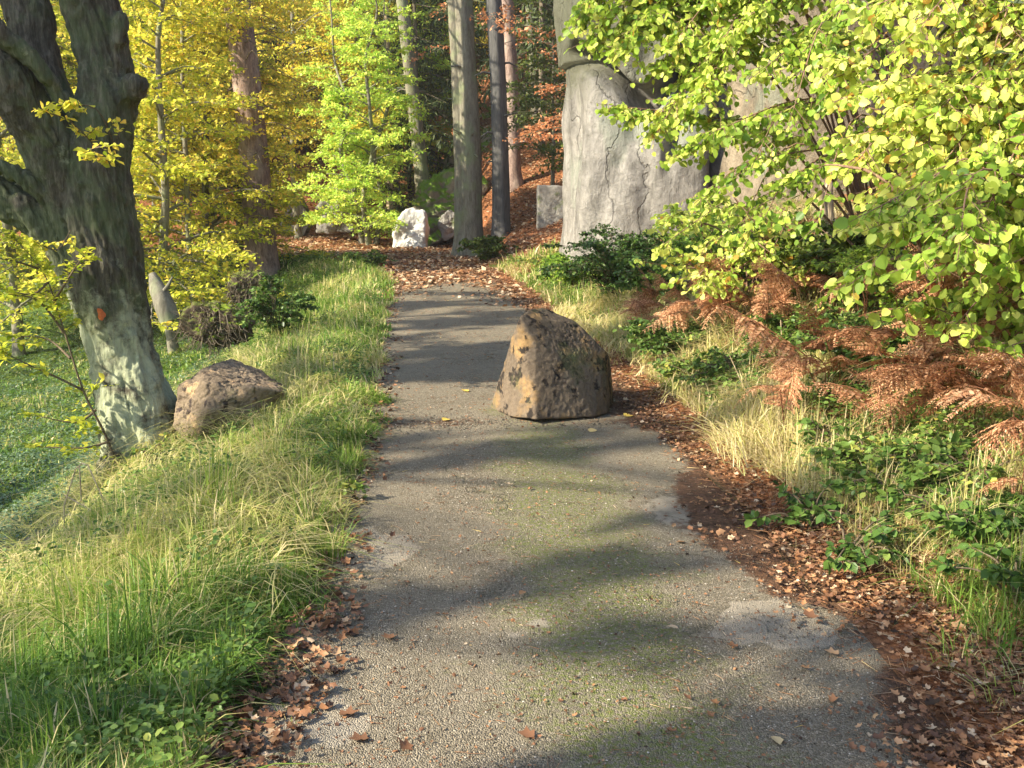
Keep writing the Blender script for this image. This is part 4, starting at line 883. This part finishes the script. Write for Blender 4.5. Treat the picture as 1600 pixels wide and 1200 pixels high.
def kL(x, y):
    s = sdist(x,y); e = s-1.12+.22*fbm(np.stack([x*2.2,y*2.2,0*x],-1),3)
    d = np.where(y < 5.6, (1-.45*sstep(1.9, 2.8, s))*sstep(-.30,.35,e), sstep(-.18,.1,e)); d = d*np.where((y > 5.5), np.interp(s,[1.0,1.5,2.0,4],[.9,.5,.2,.2]), 1); return rng.uniform(0,1,len(x)) < d
litter("bank_leaf_litter", "thick drift of reddish brown fallen leaves at the foot of the right bank", 1, scatter(120000, 2.6, 22, lambda D:(np.interp(D, CLD[:,1], CLD[:,0])+.6, np.interp(D, CLD[:,1], CLD[:,0])+4.5)), .032, 'litter', .04, .50, kL)
def kL2(x, y):
    s = sdist(x,y); e = -s-1.08+.12*fbm(np.stack([x*2.2,y*2.2,0*x+4],-1),3); wdt = np.interp(y, [3.3,4.3], [.45, .08])
    return rng.uniform(0,1,len(x)) < sstep(-.14,.05,e)*sstep(wdt+.25, wdt, e)*np.where(y < 4.2, 1, .6)
litter("verge_leaf_litter", "red-brown fallen leaves gathered along the left edge of the asphalt", 1, scatter(16000, 2.6, 24, lambda D:(np.interp(D, CLD[:,1], CLD[:,0])-2.1, np.interp(D, CLD[:,1], CLD[:,0])-.8)), .042, 'litter', .035, .46, kL2)
litter("slope_leaf_litter", "orange-brown beech leaves covering the slope and the far end of the track", 1, scatter(110000, 16.5, 60, lambda D:(-.30*D-1, .34*D)), .075, 'dia', .05, .72,
       lambda x,y: (rng.uniform(0,1,len(x)) < np.where(sdist(x,y) > -1.7, sstep(13.5, 25, y+3*fbm(np.stack([x*.8,y*.5,0*x],-1),2))**2, 0)))
litter("track_leaf_litter", "tiny scraps of brown leaf and needles strewn over the asphalt", 1, scatter(9000, 2.6, 24, lambda D:(np.interp(D, CLD[:,1], CLD[:,0])-1.15, np.interp(D, CLD[:,1], CLD[:,0])+1.2)), .013, 'litter', .0, .45, vs=.18)
xs, ys = scatter(14000, 2.5, 9, lambda D:(np.interp(D, CLD[:,1], CLD[:,0])-1.08, np.interp(D, CLD[:,1], CLD[:,0])+1.08)); bx_ = rng.normal(0,1,(350,2))*[.5,.10]+[.1,7.78]; bx2 = rng.normal(0,1,(450,2))*[.45,.16]+[-.6,7.8]; xs = np.concatenate([xs, bx_[:,0], bx2[:,0]]); ys = np.concatenate([ys, bx_[:,1], bx2[:,1]]); nn = len(xs)
# thin twigs, needles and straw scraps in the litter and on the track
tx, ty = scatter(16000, 2.6, 18, lambda D:(np.interp(D, CLD[:,1], CLD[:,0])-1.6, np.interp(D, CLD[:,1], CLD[:,0])+4.2)); tk = rng.uniform(0,1,16000) < np.where(sdist(tx,ty) > 1.0, 1, .25); tx, ty = tx[tk], ty[tk]; tn_ = len(tx)
tz = RZ(tx, ty)+rng.uniform(.004,.05,tn_)*(sdist(tx,ty) > 1.1)+.004; ta2 = rng.uniform(0,2*PI,tn_); tl_ = rng.uniform(.02,.12,tn_)*np.where(sdist(tx,ty) > 1.0, 1, .5)
S = np.stack([tx,ty,tz],-1); E = S+np.stack([np.cos(ta2)*tl_, np.sin(ta2)*tl_, rng.normal(0,.12,tn_)*tl_*(sdist(tx,ty) > 1.0)],-1); tac = Acc(); sticks(tac, S, E, .0009+.0002*ty, .0006, rng.uniform(.3,1,tn_).repeat(3))
tag(tac.obj("twig_litter", ML['litter']), "thin broken twigs and straw scraps among the fallen leaves", "twigs", kind="stuff")
# loose chippings
ac = Acc(); r = rng.uniform(.0015,.0045,nn)*(1+.05*ys); r[-800:] = rng.uniform(.003,.013,800); P = np.stack([xs, ys, RZ(xs,ys)+r*.3], -1)
T = np.array([(1,0,0),(0,1,0),(-1,0,0),(0,-1,0),(0,0,.8)]); th = rng.uniform(0,2*PI,nn); cc, ss = np.cos(th), np.sin(th)
q = T[None]*rng.uniform(.6,1.3,(nn,5,1)); q = np.stack([q[...,0]*cc[:,None]-q[...,1]*ss[:,None], q[...,0]*ss[:,None]+q[...,1]*cc[:,None], q[...,2]], -1)
ac.add(P[:,None]+q*r[:,None,None], ((np.arange(nn)*5)[:,None,None]+np.array([[0,1,4],[1,2,4],[2,3,4],[3,0,4]])[None]).reshape(-1,3), np.repeat(np.where(np.arange(nn) > nn-801, rng.uniform(0,.6,nn), rng.uniform(0,1,nn)),4))
m, nt = M("chippings"); finish(nt, ramp(nt, attr(nt,"v").outputs["Fac"], [(0,(.05,.045,.035)),(.6,(.18,.15,.11)),(.9,(.32,.27,.2)),(1,(.55,.5,.43))]), .8)
tag(ac.obj("gravel", m), "loose pale and dark chippings on the worn asphalt", "gravel", kind="stuff")
# single leaves lying on the asphalt
GL = "single fallen leaves on the asphalt"
def oneleaf(px, py, sz, v, kind, label):
    p = gpt(px, py); p[2] = float(RZ(np.array([p[0]]), np.array([p[1]]))[0])+.008
    az = rng.uniform(0,2*PI); ac = Acc(); leaves(ac, np.zeros((1,3)), np.array([[math.cos(az),math.sin(az),.1]]), np.array([[.15,.1,1]])+rng.normal(0,.15,(1,3)), sz, kind, v)
    tag(ac.obj("fallen_leaf", ML['litter'], loc=p), label, "leaf", GL)
for a_ in [(608,1003,.07,.55,'maple',"reddish brown leaf alone on the asphalt at the left, on a streak of shade"),(1152,1024,.05,.5,'maple',"dark orange folded leaf below the moss strip on the right"),(1078,1107,.04,.42,'litter',"small dark red leaf at the bottom, left of two others"),(1112,1112,.05,.7,'litter',"light brown leaf at the bottom between two darker ones"),
    (1300,1108,.05,.6,'litter',"pale brown leaf on the dark shade at lower right"),(1112,1140,.035,.55,'maple',"small orange leaf lowest in the middle of the track"),(1208,1170,.06,.97,'oval',"yellow-green leaf at the bottom edge of the asphalt"),(1060,998,.055,.93,'oval',"orange-yellow leaf in the middle of the track"),
    (905,915,.03,.15,'litter',"tiny dark leaf near the middle of the track"),(820,940,.05,.75,'oval',"thin light brown leaf left of the tiny dark one"),(800,768,.06,.95,'maple',"yellow leaf below the track boulder"),(1112,786,.055,.98,'oval',"yellow-green leaf beside the brown dirt on the right"),
    (985,652,.09,1.0,'hazel',"yellow leaf just right of the foot of the boulder"),(920,680,.07,.98,'hazel',"small green-yellow leaf in front of the boulder"),(728,618,.08,1.0,'hazel',"pale leaf on the asphalt left of the boulder"),(700,660,.08,1.0,'hazel',"pale leaf lying by the dirt left of the boulder's foot"),
    (1072,858,.06,.8,'oval',"light tan leaf on the pale patch right of the track's middle"),(925,875,.03,.7,'litter',"small tan leaf near the middle, above the tiny dark one"),(1040,1160,.05,.5,'litter',"brown crumpled leaf near the bottom right of the track"),(530,1130,.08,.4,'maple',"large dark red leaf on the asphalt at lower left"),
    (575,1165,.075,.4,'maple',"large brown maple leaf at the bottom left of the asphalt"),(835,1165,.06,.45,'maple',"curled red-brown leaf at the bottom, left of the middle"),(640,1180,.06,.5,'maple',"brown leaf at the very bottom of the asphalt"),(690,970,.04,.4,'litter',"small dark leaf in the lit left half of the track"),
    (1310,1028,.06,.85,'maple',"bright orange leaf at the right edge of the asphalt"),(1250,1050,.05,.75,'maple',"orange leaf by the sandy patch"),(735,492,.12,.8,'maple',"light orange leaf on the far asphalt")]:
    oneleaf(*a_)

# ================================================================ SHRUBS, BRACKEN AND DEAD WOOD
# bracken: one frond mesh of each of three shapes, copied
def frond_mesh(seed, L=.75, npin=17, arch=.5):
    rg = np.random.default_rng(seed); ac = Acc(); t = np.linspace(0,1,14)
    R = np.stack([L*t*(1-.15*t), .03*np.sin(t*3+seed), L*(.55*t-arch*t*t*1.3)], -1); tube(ac, R, np.linspace(.004,.0012,14), 4, .2, cap=False)
    for i in range(npin):
        u = .22+.76*i/npin; j = u*13; k = int(j); p = R[k]+(R[k+1]-R[k])*(j-k); d = norm(R[k+1]-R[k]); pl_ = L*.36*(1-((u-.30)/.75)**2*1.0 if u > .3 else .75+.25*(u-.2)/.1)*(1.02-u)**.55*1.15
        if pl_ < .02 or rg.uniform() < .12: continue
        pl_ *= rg.uniform(.7,1.12)
        for sg in (-1,1):
            side = norm(np.cross(d,[0,0,1.]))*sg; dr = norm(side+d*.35+rg.normal(0,.10,3)+np.array([0,0,-.25+rg.normal(0,.15)]))
            n = max(4, int(pl_/.012)); tt = np.linspace(.05,1,n); pts = p+dr*(pl_*tt)[:,None]; pts[:,2] -= .25*pl_*tt**2+.02*rg.uniform()
            sticks(ac, p[None], pts[-1:], .0015, .0008, .1)
            nn_ = norm(np.cross(dr, d))*1.0
            for s2 in (-1,1):
                A = norm(d*s2*1.0+dr*.45+rg.normal(0,.18,(n,3))+np.array([0,0,-.25])); sz = .115*pl_*1.0*(1.15-tt)**.6+.006
                leaves(ac, pts, A, np.repeat(nn_[None],n,0)+rg.normal(0,.25,(n,3)), sz*1.35, 'dia', np.clip(.28+.08*seed+rg.normal(0,.18,n)+.1*s2,0,1), wid=.75)
    return ac
FR = [frond_mesh(s, L_, n_, a_).obj("frond", ML['fern']) for s, L_, n_, a_ in ((1,.8,18,.35),(2,.7,16,.55),(3,.6,15,.75),(4,.9,17,.15),(5,.5,12,.95),(6,.75,14,.6))]
protos = FR
def fern(px, py, nf, sca, label, dz=0, az0=None, spread=PI, group="bracken plants on the right bank", Doff=0):
    p = gpt(px, py); rt = empty("bracken_fern", p, label, "fern", group); rg = np.random.default_rng(int(px*7+py))
    sp_ = []
    for k in range(nf):
        f = protos[rg.integers(0,6)].copy(); COL.objects.link(f); f.parent = rt; f.name = "frond"
        a = (az0 if az0 is not None else PI)+rg.uniform(-spread, spread)
        f.location = (rg.uniform(-.12,.12), rg.uniform(-.12,.12), .08+rg.uniform(0,.38)); f.rotation_euler = (rg.normal(0,.4), rg.uniform(-1.05,.05), a); sp_.append(tuple(f.location)); f.scale = (sca*rg.uniform(.6,1.2), sca*rg.uniform(.6,1.1), sca*rg.uniform(.5,1.4))
    finish_fern(rt, sp_)
def finish_fern(rt, sp_):
    ac = Acc(); sp_ = np.array(sp_); sticks(ac, np.zeros_like(sp_)-[0,0,.06], sp_, .005, .004, .2); ac.obj('stalk', ML['fern'], rt)
ferns = [(1290,640,6,.95,"tall bronze bracken arching forward alone left of the big bracken patch",2.9),(1230,690,4,.7,"small rust bracken under the tall arching one",3.2),(1490,560,7,1.0,"pale rust bracken at the top of the big patch near the right edge",3.3),(1545,600,7,1.0,"rust bracken at the right edge, upper one",3.3),
 (1450,640,8,1.0,"dense pinkish brown bracken in the middle of the big patch",3.3),(1520,680,8,1.0,"dense brown bracken right of the middle of the big patch",3.2),(1400,690,6,.85,"drooping bracken at the lower left of the big patch",3.5),(1590,730,5,.8,"bracken cut by the right edge",3.3),(1570,520,6,.9,"bracken under the hazel at the right edge",3.2),
 (1040,520,6,.8,"dark rust bracken behind the track boulder's right shoulder",3.3),(1090,540,7,.85,"dark rust bracken in the shade, second from the boulder",3.3),(1140,530,7,.9,"dark rust bracken in the shade, third from the boulder",3.3),(1190,520,7,.9,"dark rust bracken below the fallen branch",3.3),(1240,530,7,.85,"shaded bracken below the buried grey stone",3.3),(1110,500,6,.8,"shaded bracken at the foot of the beige cliff",3.3),(1290,500,6,.8,"brown bracken under the broken pale stump",3.3),(1350,520,6,.8,"thin brown bracken right of the broken stump",3.3),(1410,540,5,.8,"thin brown bracken above the big patch",3.3),
 (1000,540,4,.6,"small brown bracken closest to the boulder",3.3),(1180,590,4,.6,"single rust fronds above the straw grass",3.1),(1590,800,4,.6,"low bracken at the right edge above the brambles",3.3)]
for (px,py,nf,s_,lb_,az) in ferns: fern(px, py, max(3, nf-1), s_*1.15, lb_, az0=az, spread=1.6)
for f in FR: me = f.data; bpy.data.objects.remove(f)

def shrub(name, label, cat, group, base, stems, wood, leafm, ls, kind, ntw, tl, per, vmu, r0=.004, hang=0., sub=2, flat=.5, droop=.3, srad=.016, spread=.9, extra=None, seed=0, rise=0, tmin=.12, vsd=.16):
    rg = np.random.default_rng(seed+100); root = empty(name, base, label, cat, group); wa_, la_ = Acc(), Acc(); base = np.asarray(base); brs = []
    for P in stems:
        P = np.asarray(P, float); tube(wa_, P, np.linspace(srad, .003, len(P)), 6, cap=False); brs.append(P)
    spraygroup(brs, wa_, la_, ntw, tl, per, ls, kind, vmu, r0=r0, sub=sub, hang=hang, flat=flat, droop=droop, spread=spread, rg=rg, tmin=tmin, vsd=vsd)
    wa_.obj("stems", wood, root, smooth=True, sub=base); la_.obj("foliage", leafm, root, sub=base); return root
def arch(b, tip, lift=.8, jit=.15, rg=rng):
    b = np.asarray(b, float); tip = np.asarray(tip, float); m1 = b*.62+tip*.38; m1[2] = max(b[2], tip[2])*.75+.25*min(b[2],tip[2])+lift*.6; m2 = b*.25+tip*.75; m2[2] = tip[2]+lift*.45
    return smoothline([b, m1+rg.normal(0,jit,3), m2+rg.normal(0,jit,3), tip], 6)
rgh = np.random.default_rng(91)
def hazel(label, bx, by, tips, seed, ls=.050, ntw=13, tl=.36, vmu=.55, lift=.9, per=5, tmin=.15):
    b = np.array([bx, by, hz(bx, by)]); st = []
    for (px, py, D) in tips:
        t = ray(px, py, D); b_ = b+rgh.normal(0,.12,3)*np.array([1,1,0]); st.append(arch(b_, t, lift*rgh.uniform(.4,1.2)))
    return shrub("hazel_bush", label, "hazel bush", "hazels overhanging the right bank", b, st, MB['hazeltwig'], ML['hazel'], ls, 'hazel', ntw, tl, per, vmu, hang=.25, droop=.65, flat=.9, vsd=.17, srad=.014, seed=seed, tmin=tmin)
hazel("tall hazel whose lit branches reach farthest left in front of the grey cliff top", 3.6, 9.6, [(1000,20,8.6),(905,25,8.8),(930,60,8.7),(985,45,8.6),(1035,95,8.4),(925,5,8.8),(975,75,8.4),(1060,60,8.2),(1100,150,8.0),(1130,60,8.0),(1180,20,7.8),(1190,110,7.6),(940,-30,8.6),(1060,-20,8.6),(1150,-20,8),(1240,60,7.8),(960,165,8.4),(1030,200,8.2),(1075,235,8.2),(1230,-10,8)], 1, tmin=.5)
hazel("hazel hanging in front of the beige cliff, with thinner darker leaves", 3.9, 8.4, [(1130,200,7.6),(1180,250,7.4),(1110,300,7.8),(1200,330,7.4),(1250,270,7.2),(1160,350,7.8),(1280,340,7.0),(1240,170,7.4),(1290,150,7.2),(1300,60,7.2),(1340,20,7.0)], 2, ntw=5, vmu=.42, tmin=.5)
hazel("dense bright yellow-green hazel filling the upper right", 3.9, 7.0, [(1330,150,6.2),(1380,200,6.2),(1420,120,6.0),(1450,230,6.0),(1390,290,6.2),(1340,250,6.6),(1480,160,5.9),(1490,300,5.8),(1430,60,6.2),(1500,50,6.2),(1530,230,5.8),(1560,120,6.0),(1590,200,5.8),(1560,320,5.7),(1360,340,6.2),(1440,330,6.0),(1380,20,6.6),(1320,90,6.6),(1640,250,5.8),(1600,60,6.2),(1410,170,6.1),(1470,260,5.9),(1520,170,6)], 3, ntw=15, vmu=.68, ls=.050)
hazel("lower hazel with larger green leaves above the bracken at the right edge", 3.6, 6.0, [(1380,390,5.6),(1440,400,5.4),(1500,380,5.2),(1560,420,5.2),(1600,360,5.2),(1330,430,6.0),(1420,350,5.6),(1540,330,5.4),(1360,330,5.8)], 4, ntw=13, vmu=.47, ls=.053, lift=.6)
hazel("thin low hazel shoots trailing over the bracken beside the picture edge", 3.7, 6.6, [(1500,500,5.6),(1580,540,5.5),(1450,470,5.8),(1590,490,5.5)], 5, ntw=5, vmu=.5, ls=.055, lift=.3, tmin=.4)
hazel("low airy hazel with pale leaves in front of the gap between the cliffs", 2.6, 10.8, [(1040,380,10),(1080,400,10),(1120,370,10),(1160,390,9.8),(1200,400,9.8),(1060,340,10.2),(1010,410,10.2),(1240,420,9.6),(1130,430,9.6),(1180,350,10),(1100,440,9.6)], 6, ntw=5.5, vmu=.62, ls=.055, lift=.5, tmin=.4)
# low shrubs and brambles
def bush(label, px, py, n, h, r, leafm, ls, vmu, seed, ntw=9, tl=.22, group=None, name="leafy_bush", kind='oval', per=7, D=None):
    p = gpt(px, py) if D is None else np.array([(px-800)/F*D, D, hz((px-800)/F*D, D)]); rg = np.random.default_rng(seed); st = []
    for i in range(n):
        a = rg.uniform(0,2*PI); rr_ = r*rg.uniform(.3,1); tip = p+np.array([math.cos(a)*rr_, math.sin(a)*rr_, h*rg.uniform(.45,1.1)*(1-.4*rr_/r)]); tip[2] = max(tip[2], hz(tip[0],tip[1])+.1)
        st.append(smoothline([p+rg.normal(0,.04,3)*[1,1,0]-[0,0,.03], (p+tip)/2+np.array([0,0,h*.25]), tip], 4))
    return shrub(name, label, "bush", group, p, st, MB['twig'], leafm, ls, kind, ntw, tl, per, vmu, seed=seed, srad=.008)
bush("dark green bramble thicket at the foot of the grey cliff", 965, 470, 50, 1.2, 1.1, ML['herb'], .042, .22, 1, ntw=17)
GU = "thickets along the foot of the cliffs"
for k,(px,py,h,r,mt,ls_,v_,lb_) in enumerate([(900,455,.7,.7,'hazel',.05,.25,"loose olive thicket left of the dark bramble at the cliff foot"),(1030,480,.8,.8,'herb',.05,.3,"dark thicket above the track boulder's right shoulder"),(1120,470,.9,.9,'hazel',.045,.22,"olive thicket left of the fallen grey branch"),(1200,455,.9,.8,'dark',.06,.7,"dark thicket behind the fallen grey branch"),(1260,470,.8,.8,'hazel',.045,.35,"yellow-green thicket below the buried grey stone"),(1340,470,.9,.8,'dark',.055,.8,"dark thicket right of the broken pale stump"),(1420,500,.8,.8,'hazel',.045,.4,"yellow-green thicket under the dense hazel"),(1500,520,.7,.6,'herb',.05,.5,"green thicket among the upper bracken"),(1580,560,.8,.6,'hazel',.055,.35,"yellow-green thicket at the right edge above the bracken"),(1250,560,.5,.5,'herb',.045,.55,"low green thicket between the dark and the bright bracken"),(1350,600,.5,.5,'herb',.045,.45,"low green thicket just left of the dense bracken"),(1050,560,.45,.5,'herb',.045,.5,"low green thicket right of the boulder")]):
    bush(lb_, px, py, 34, h, r, ML[mt], ls_, v_, 200+k, 13, .2, GU, "thicket")
bush("olive bush right of the dark thicket under the cliffs", 1040, 450, 22, .9, .8, ML['herb'], .06, .35, 2)
bush("pale yellow-leaved bush against the base of the grey cliff", 1080, 420, 20, 1.1, .7, ML['hazel'], .075, .6, 3, per=4)
bush("loose yellow-green bush between the two cliffs", 1160, 440, 20, .9, .7, ML['hazel'], .07, .48, 4, per=4)
bush("dark ivy bush at the foot of the dark straight trunk", 765, 412, 22, .8, .8, ML['dark'], .08, .7, 5, D=27.5)
bush("small yellowish bush between that ivy and the cliff foot", 850, 425, 16, .5, .6, ML['herb'], .06, .75, 6)
bush("dark leafed bush with yellow flecks right of the root plates", 432, 560, 22, 1.0, .55, ML['herb'], .055, .42, 7, D=15)
bush("green herb clump at the left edge of the far track", 578, 418, 18, .5, .8, ML['herb'], .07, .6, 8)
bush("yellow-green low bush beside the track right of the boulder", 1085, 600, 20, .32, .42, ML['herb'], .045, .62, 9)
bush("green bush on the bank above the straw grass", 1150, 610, 20, .38, .45, ML['herb'], .045, .5, 10)
GS = "sparse straw tufts in the litter at right"
for k,(px,py,n,h,vb,lb_) in enumerate([(1420,900,60,.3,.75,"dry straw tuft in the litter above the thin green tuft"),(1560,1010,50,.3,.7,"straw and green tuft at the right edge in the litter"),(1390,860,40,.22,.8,"low straw tuft beside the dark bramble shoots"),(1540,900,70,.34,.75,"tall straw tuft below the right edge brambles"),(1590,1100,40,.28,.6,"green and straw tuft in the lower right corner"),(1280,870,24,.14,.6,"tiny tuft on the brown dirt")]):
    p = gpt(px,py); tuft("grass_tuft", lb_, p[0], p[1], n, h, vb, GS, .5, .14, .004, .8)
GB = "bramble plants in the leaf litter at right"
for k,(px,py,v,n,lb_) in enumerate([(1265,830,.3,7,"bramble shoot with dark leaves creeping onto the brown dirt, the leftmost"),(1330,880,.3,8,"dark bramble shoot in the litter below the leftmost one"),(1400,780,.5,14,"bright green bramble at the foot of the big bracken patch"),(1480,830,.45,14,"green bramble right of the bright one"),(1560,850,.35,14,"dark green bramble at the right edge, upper one"),(1590,950,.3,9,"small dark bramble at the right edge, lower one"),(1520,760,.6,12,"yellowing bramble under the bracken"),(1350,740,.6,12,"yellow-green bramble left of the bracken's foot"),(1300,700,.5,10,"small bramble under the tall arching bracken"),(1450,740,.55,12,"bramble with yellow leaves in front of the dense bracken")]):
    bush(lb_, px, py, n, .22, .30, ML['herb'], .05, v, 30+k, 9, .13, GB, "bramble", 'oval', 5)
# sapling left of the old tree
b = ray(182, 735, 8.7); b[2] = hz(b[0], b[1])
st = [pl([(184,735,8.7),(165,680,8.7),(130,610,8.6),(95,500,8.6),(70,430,8.6),(25,375,8.6)]), pl([(130,610,8.6),(90,590,8.5),(45,570,8.4),(5,550,8.3)]), pl([(100,520,8.6),(60,470,8.5),(15,460,8.4)]), pl([(110,560,8.6),(75,530,8.8),(30,525,8.9)]),
      pl([(75,440,8.6),(50,460,8.5),(0,450,8.4)]), pl([(150,640,8.7),(120,660,8.6),(60,650,8.5)]), pl([(170,690,8.7),(130,700,8.6),(60,698,8.6)]), pl([(85,470,8.6),(110,430,8.4),(130,400,8.3)]), pl([(60,420,8.6),(30,410,8.5),(-20,400,8.4)])]
shrub("sapling", "thin dark beech sapling with flat leafy twigs left of the old trunk", "sapling", None, b, st, MB['twig'], ML['beech_yellow'], .055, 'oval', 9, .26, 7, .30, sub=2, flat=.3, droop=.05, srad=.013, r0=.003)
# small leafy seedlings in front of the tree
for k,(px,py,n,h,lb_) in enumerate([(235,735,6,.34,"bright green seedling in front of the old tree's foot"),(255,725,4,.26,"second seedling right of it, nearer the reddish boulder"),(20,900,4,.3,"pale seedling by the left picture edge"),(1310,420,5,.35,"seedling under the hazel"),(550,790,3,.12,"small round-leaved plant at the asphalt edge")]):
    bush(lb_, px, py, n, h, h*.35, ML['herb'], .04, .72, 60+k, 12, .06, "seedlings", "seedling", 'oval', 3)
# bent dry stalk, dead grass stalks
def stalks(name, label, cat, lines, rad, mat, D, group=None):
    base = ray(*lines[0][0], D); base[2] = hz(base[0], base[1]); ac = Acc()
    for ln_ in lines: tube(ac, np.array([ray(a, b_, D) for a, b_ in ln_]), rad, 5)
    o = ac.obj(name, mat, loc=base, sub=base); return tag(o, label, cat, group)
stalks("bent_stalk", "dry straw stalk bent into a tall arch beside the old tree", "stalk", [[(101,845),(100,790),(118,733),(128,724),(137,727),(150,755),(163,784)],[(124,728),(126,760),(127,782)],[(100,773),(140,796),(182,816)]], .0045, MB['pale'], 6.3)
for k,(a,b_,c_,lb_) in enumerate([((394,705),(398,680),(392,660),"dry stalk in front of the reddish boulder, left one"),((405,712),(400,680),(393,652),"dry stalk in front of the reddish boulder, thick one"),((440,705),(447,680),(456,655),"dry stalk leaning right below the reddish boulder"),((370,735),(362,705),(355,685),"thin dry stalk below the reddish boulder"),((1180,640),(1160,600),(1140,555),"long pale stalk leaning left over the right verge"),((1290,720),(1284,690),(1287,670),"forked pale stalk below the tall bracken"),((1224,585),(1222,540),(1220,500),"upright pale stalk in the dark bracken")]):
    p = gpt(*a); stalks("dry_stalk", lb_, "stalk", [[a,b_,c_]], .004, MB['pale'], p[1], "dry stalks")
# dead branch along the edge of the hollow
ac = Acc(); P = [gpt(x_, y_)+np.array([0,0,.05]) for x_, y_ in ((0,884),(60,850),(110,818),(175,775),(240,745))]; base = P[2].copy(); tube(ac, smoothline(P, 4), [.05]*8+[.04]*9, 9)
o = ac.obj("fallen_branch", MB['dead'], loc=base, sub=base, smooth=True); tag(o, "dark fallen branch lying along the brow of the hollow at the left", "branch")
# fallen branch at the bank, broken pale stump
def wood(name, label, cat, lines, mat, smooth=True):
    base = ray(*lines[0][0][:3]); ac = Acc()
    for ln_ in lines:
        Q = smoothline(np.array([[*ray(a, b_, D), r] for a, b_, D, r in ln_]), 4); tube(ac, Q[:,:3], Q[:,3], 9)
    for i in range(len(ac.v)): ac.v[i] = ac.v[i]+.012*np.stack([fbm(ac.v[i]*9+k*5, 3) for k in range(3)], -1)
    return tag(ac.obj(name, mat, loc=base, sub=base, smooth=smooth), label, cat)
wood("fallen_branch", "grey forked branch fallen across the bank in front of the beige cliff", "branch", [[(1050,440,11.5,.035),(1110,432,11.3,.035),(1180,415,11,.035),(1240,390,10.8,.03),(1290,362,10.6,.025),(1330,330,10.4,.015)],[(1180,415,11,.025),(1230,385,11.4,.02),(1290,370,11.6,.012)],[(1240,390,10.8,.02),(1262,430,10.5,.015),(1250,460,10.3,.01)]], MB['dead'])
wood("broken_stump", "pale splintered stub of a broken trunk standing under the hazel", "stump", [[(1296,420,10.4,.10),(1296,380,10.4,.085),(1292,340,10.4,.075),(1294,300,10.4,.05),(1298,270,10.4,.015)],[(1286,340,10.35,.035),(1284,300,10.35,.02),(1281,285,10.35,.006)]], MB['pale'])
wood("bare_branch", "smooth tan branch curving down out of the hazel at the upper right", "branch", [[(1290,258,6.6,.006),(1330,262,6.5,.009),(1370,275,6.4,.012),(1400,300,6.3,.014),(1430,360,6.3,.016),(1450,440,6.4,.018)]], MB['hazeltwig'])
# leaning pale stump and root plates left of the pine
wood("leaning_stump", "grey leaning old stump left of the root plate", "stump", [[(266,500,16,.17),(256,475,16,.16),(246,450,16.1,.13),(238,428,16.2,.06)],[(250,465,16,.05),(262,445,16,.03),(270,432,16,.012)]], MB['beechplain'])
m_root = rockmat("root_soil", (.045,.032,.022), (.16,.12,.085), None, moss=(.16,.22,.02), mosscov=(.5,.6), sc1=3, bd=.05, topmoss=.7)
def rootplate(label, pix, D, seed, depth):
    P = []
    for (px, py) in pix: P += [ray(px, py, D), ray(px, py+6, D)+np.array([0,depth,-.1])]
    o = rock_obj("root_plate", np.array(P), m_root, 6, 12, .10, 3.5, seed, .05); c = np.array(o.location); tag(o, label, "root plate")
    V = np.empty(len(o.data.vertices)*3, np.float32); o.data.vertices.foreach_get("co", V); V = V.reshape(-1,3).astype(float); rg = np.random.default_rng(seed)
    fr = V[(V[:,1] < np.percentile(V[:,1], 45))]; S = fr[rg.integers(0,len(fr),260)]; E = S+norm(S)*rg.uniform(.02,.14,(260,1))+rg.normal(0,.09,(260,3))+np.array([0,-.03,-.08])
    ac = Acc(); sticks(ac, S, E, .008, .003, sag=-.15); ac.obj("roots", MB['dead'], o)
rootplate("upturned root plate of earth and dead roots with a mossy top behind the reddish boulder", [(272,520),(268,490),(292,472),(330,468),(365,478),(385,500),(382,530),(330,540)], 15.5, 3, .8)
rootplate("smaller dark root plate with a moss edge just left of the pine's foot", [(352,462),(352,432),(372,418),(410,425),(425,445),(402,480),(380,486)], 20, 5, .8)

# ================================================================ MORNING HAZE
hb = Acc(); x0, x1, y0, y1, z0, z1 = -120, 120, -30, 160, -8, 46
hv = [(x, y, z) for z in (z0, z1) for y in (y0, y1) for x in (x0, x1)]
hb.add(hv, [[0,2,3,1],[4,5,7,6],[0,1,5,4],[2,6,7,3],[0,4,6,2],[1,3,7,5]])
m, nt = M("haze_air"); pv = N(nt, "ShaderNodeVolumePrincipled"); pv.inputs["Density"].default_value = .0007; pv.inputs["Color"].default_value = (.95,.95,.9,1); pv.inputs["Anisotropy"].default_value = .3
o = N(nt, "ShaderNodeOutputMaterial"); nt.links.new(pv.outputs[0], o.inputs["Volume"])
tag(hb.obj("haze", m), kind="stuff")
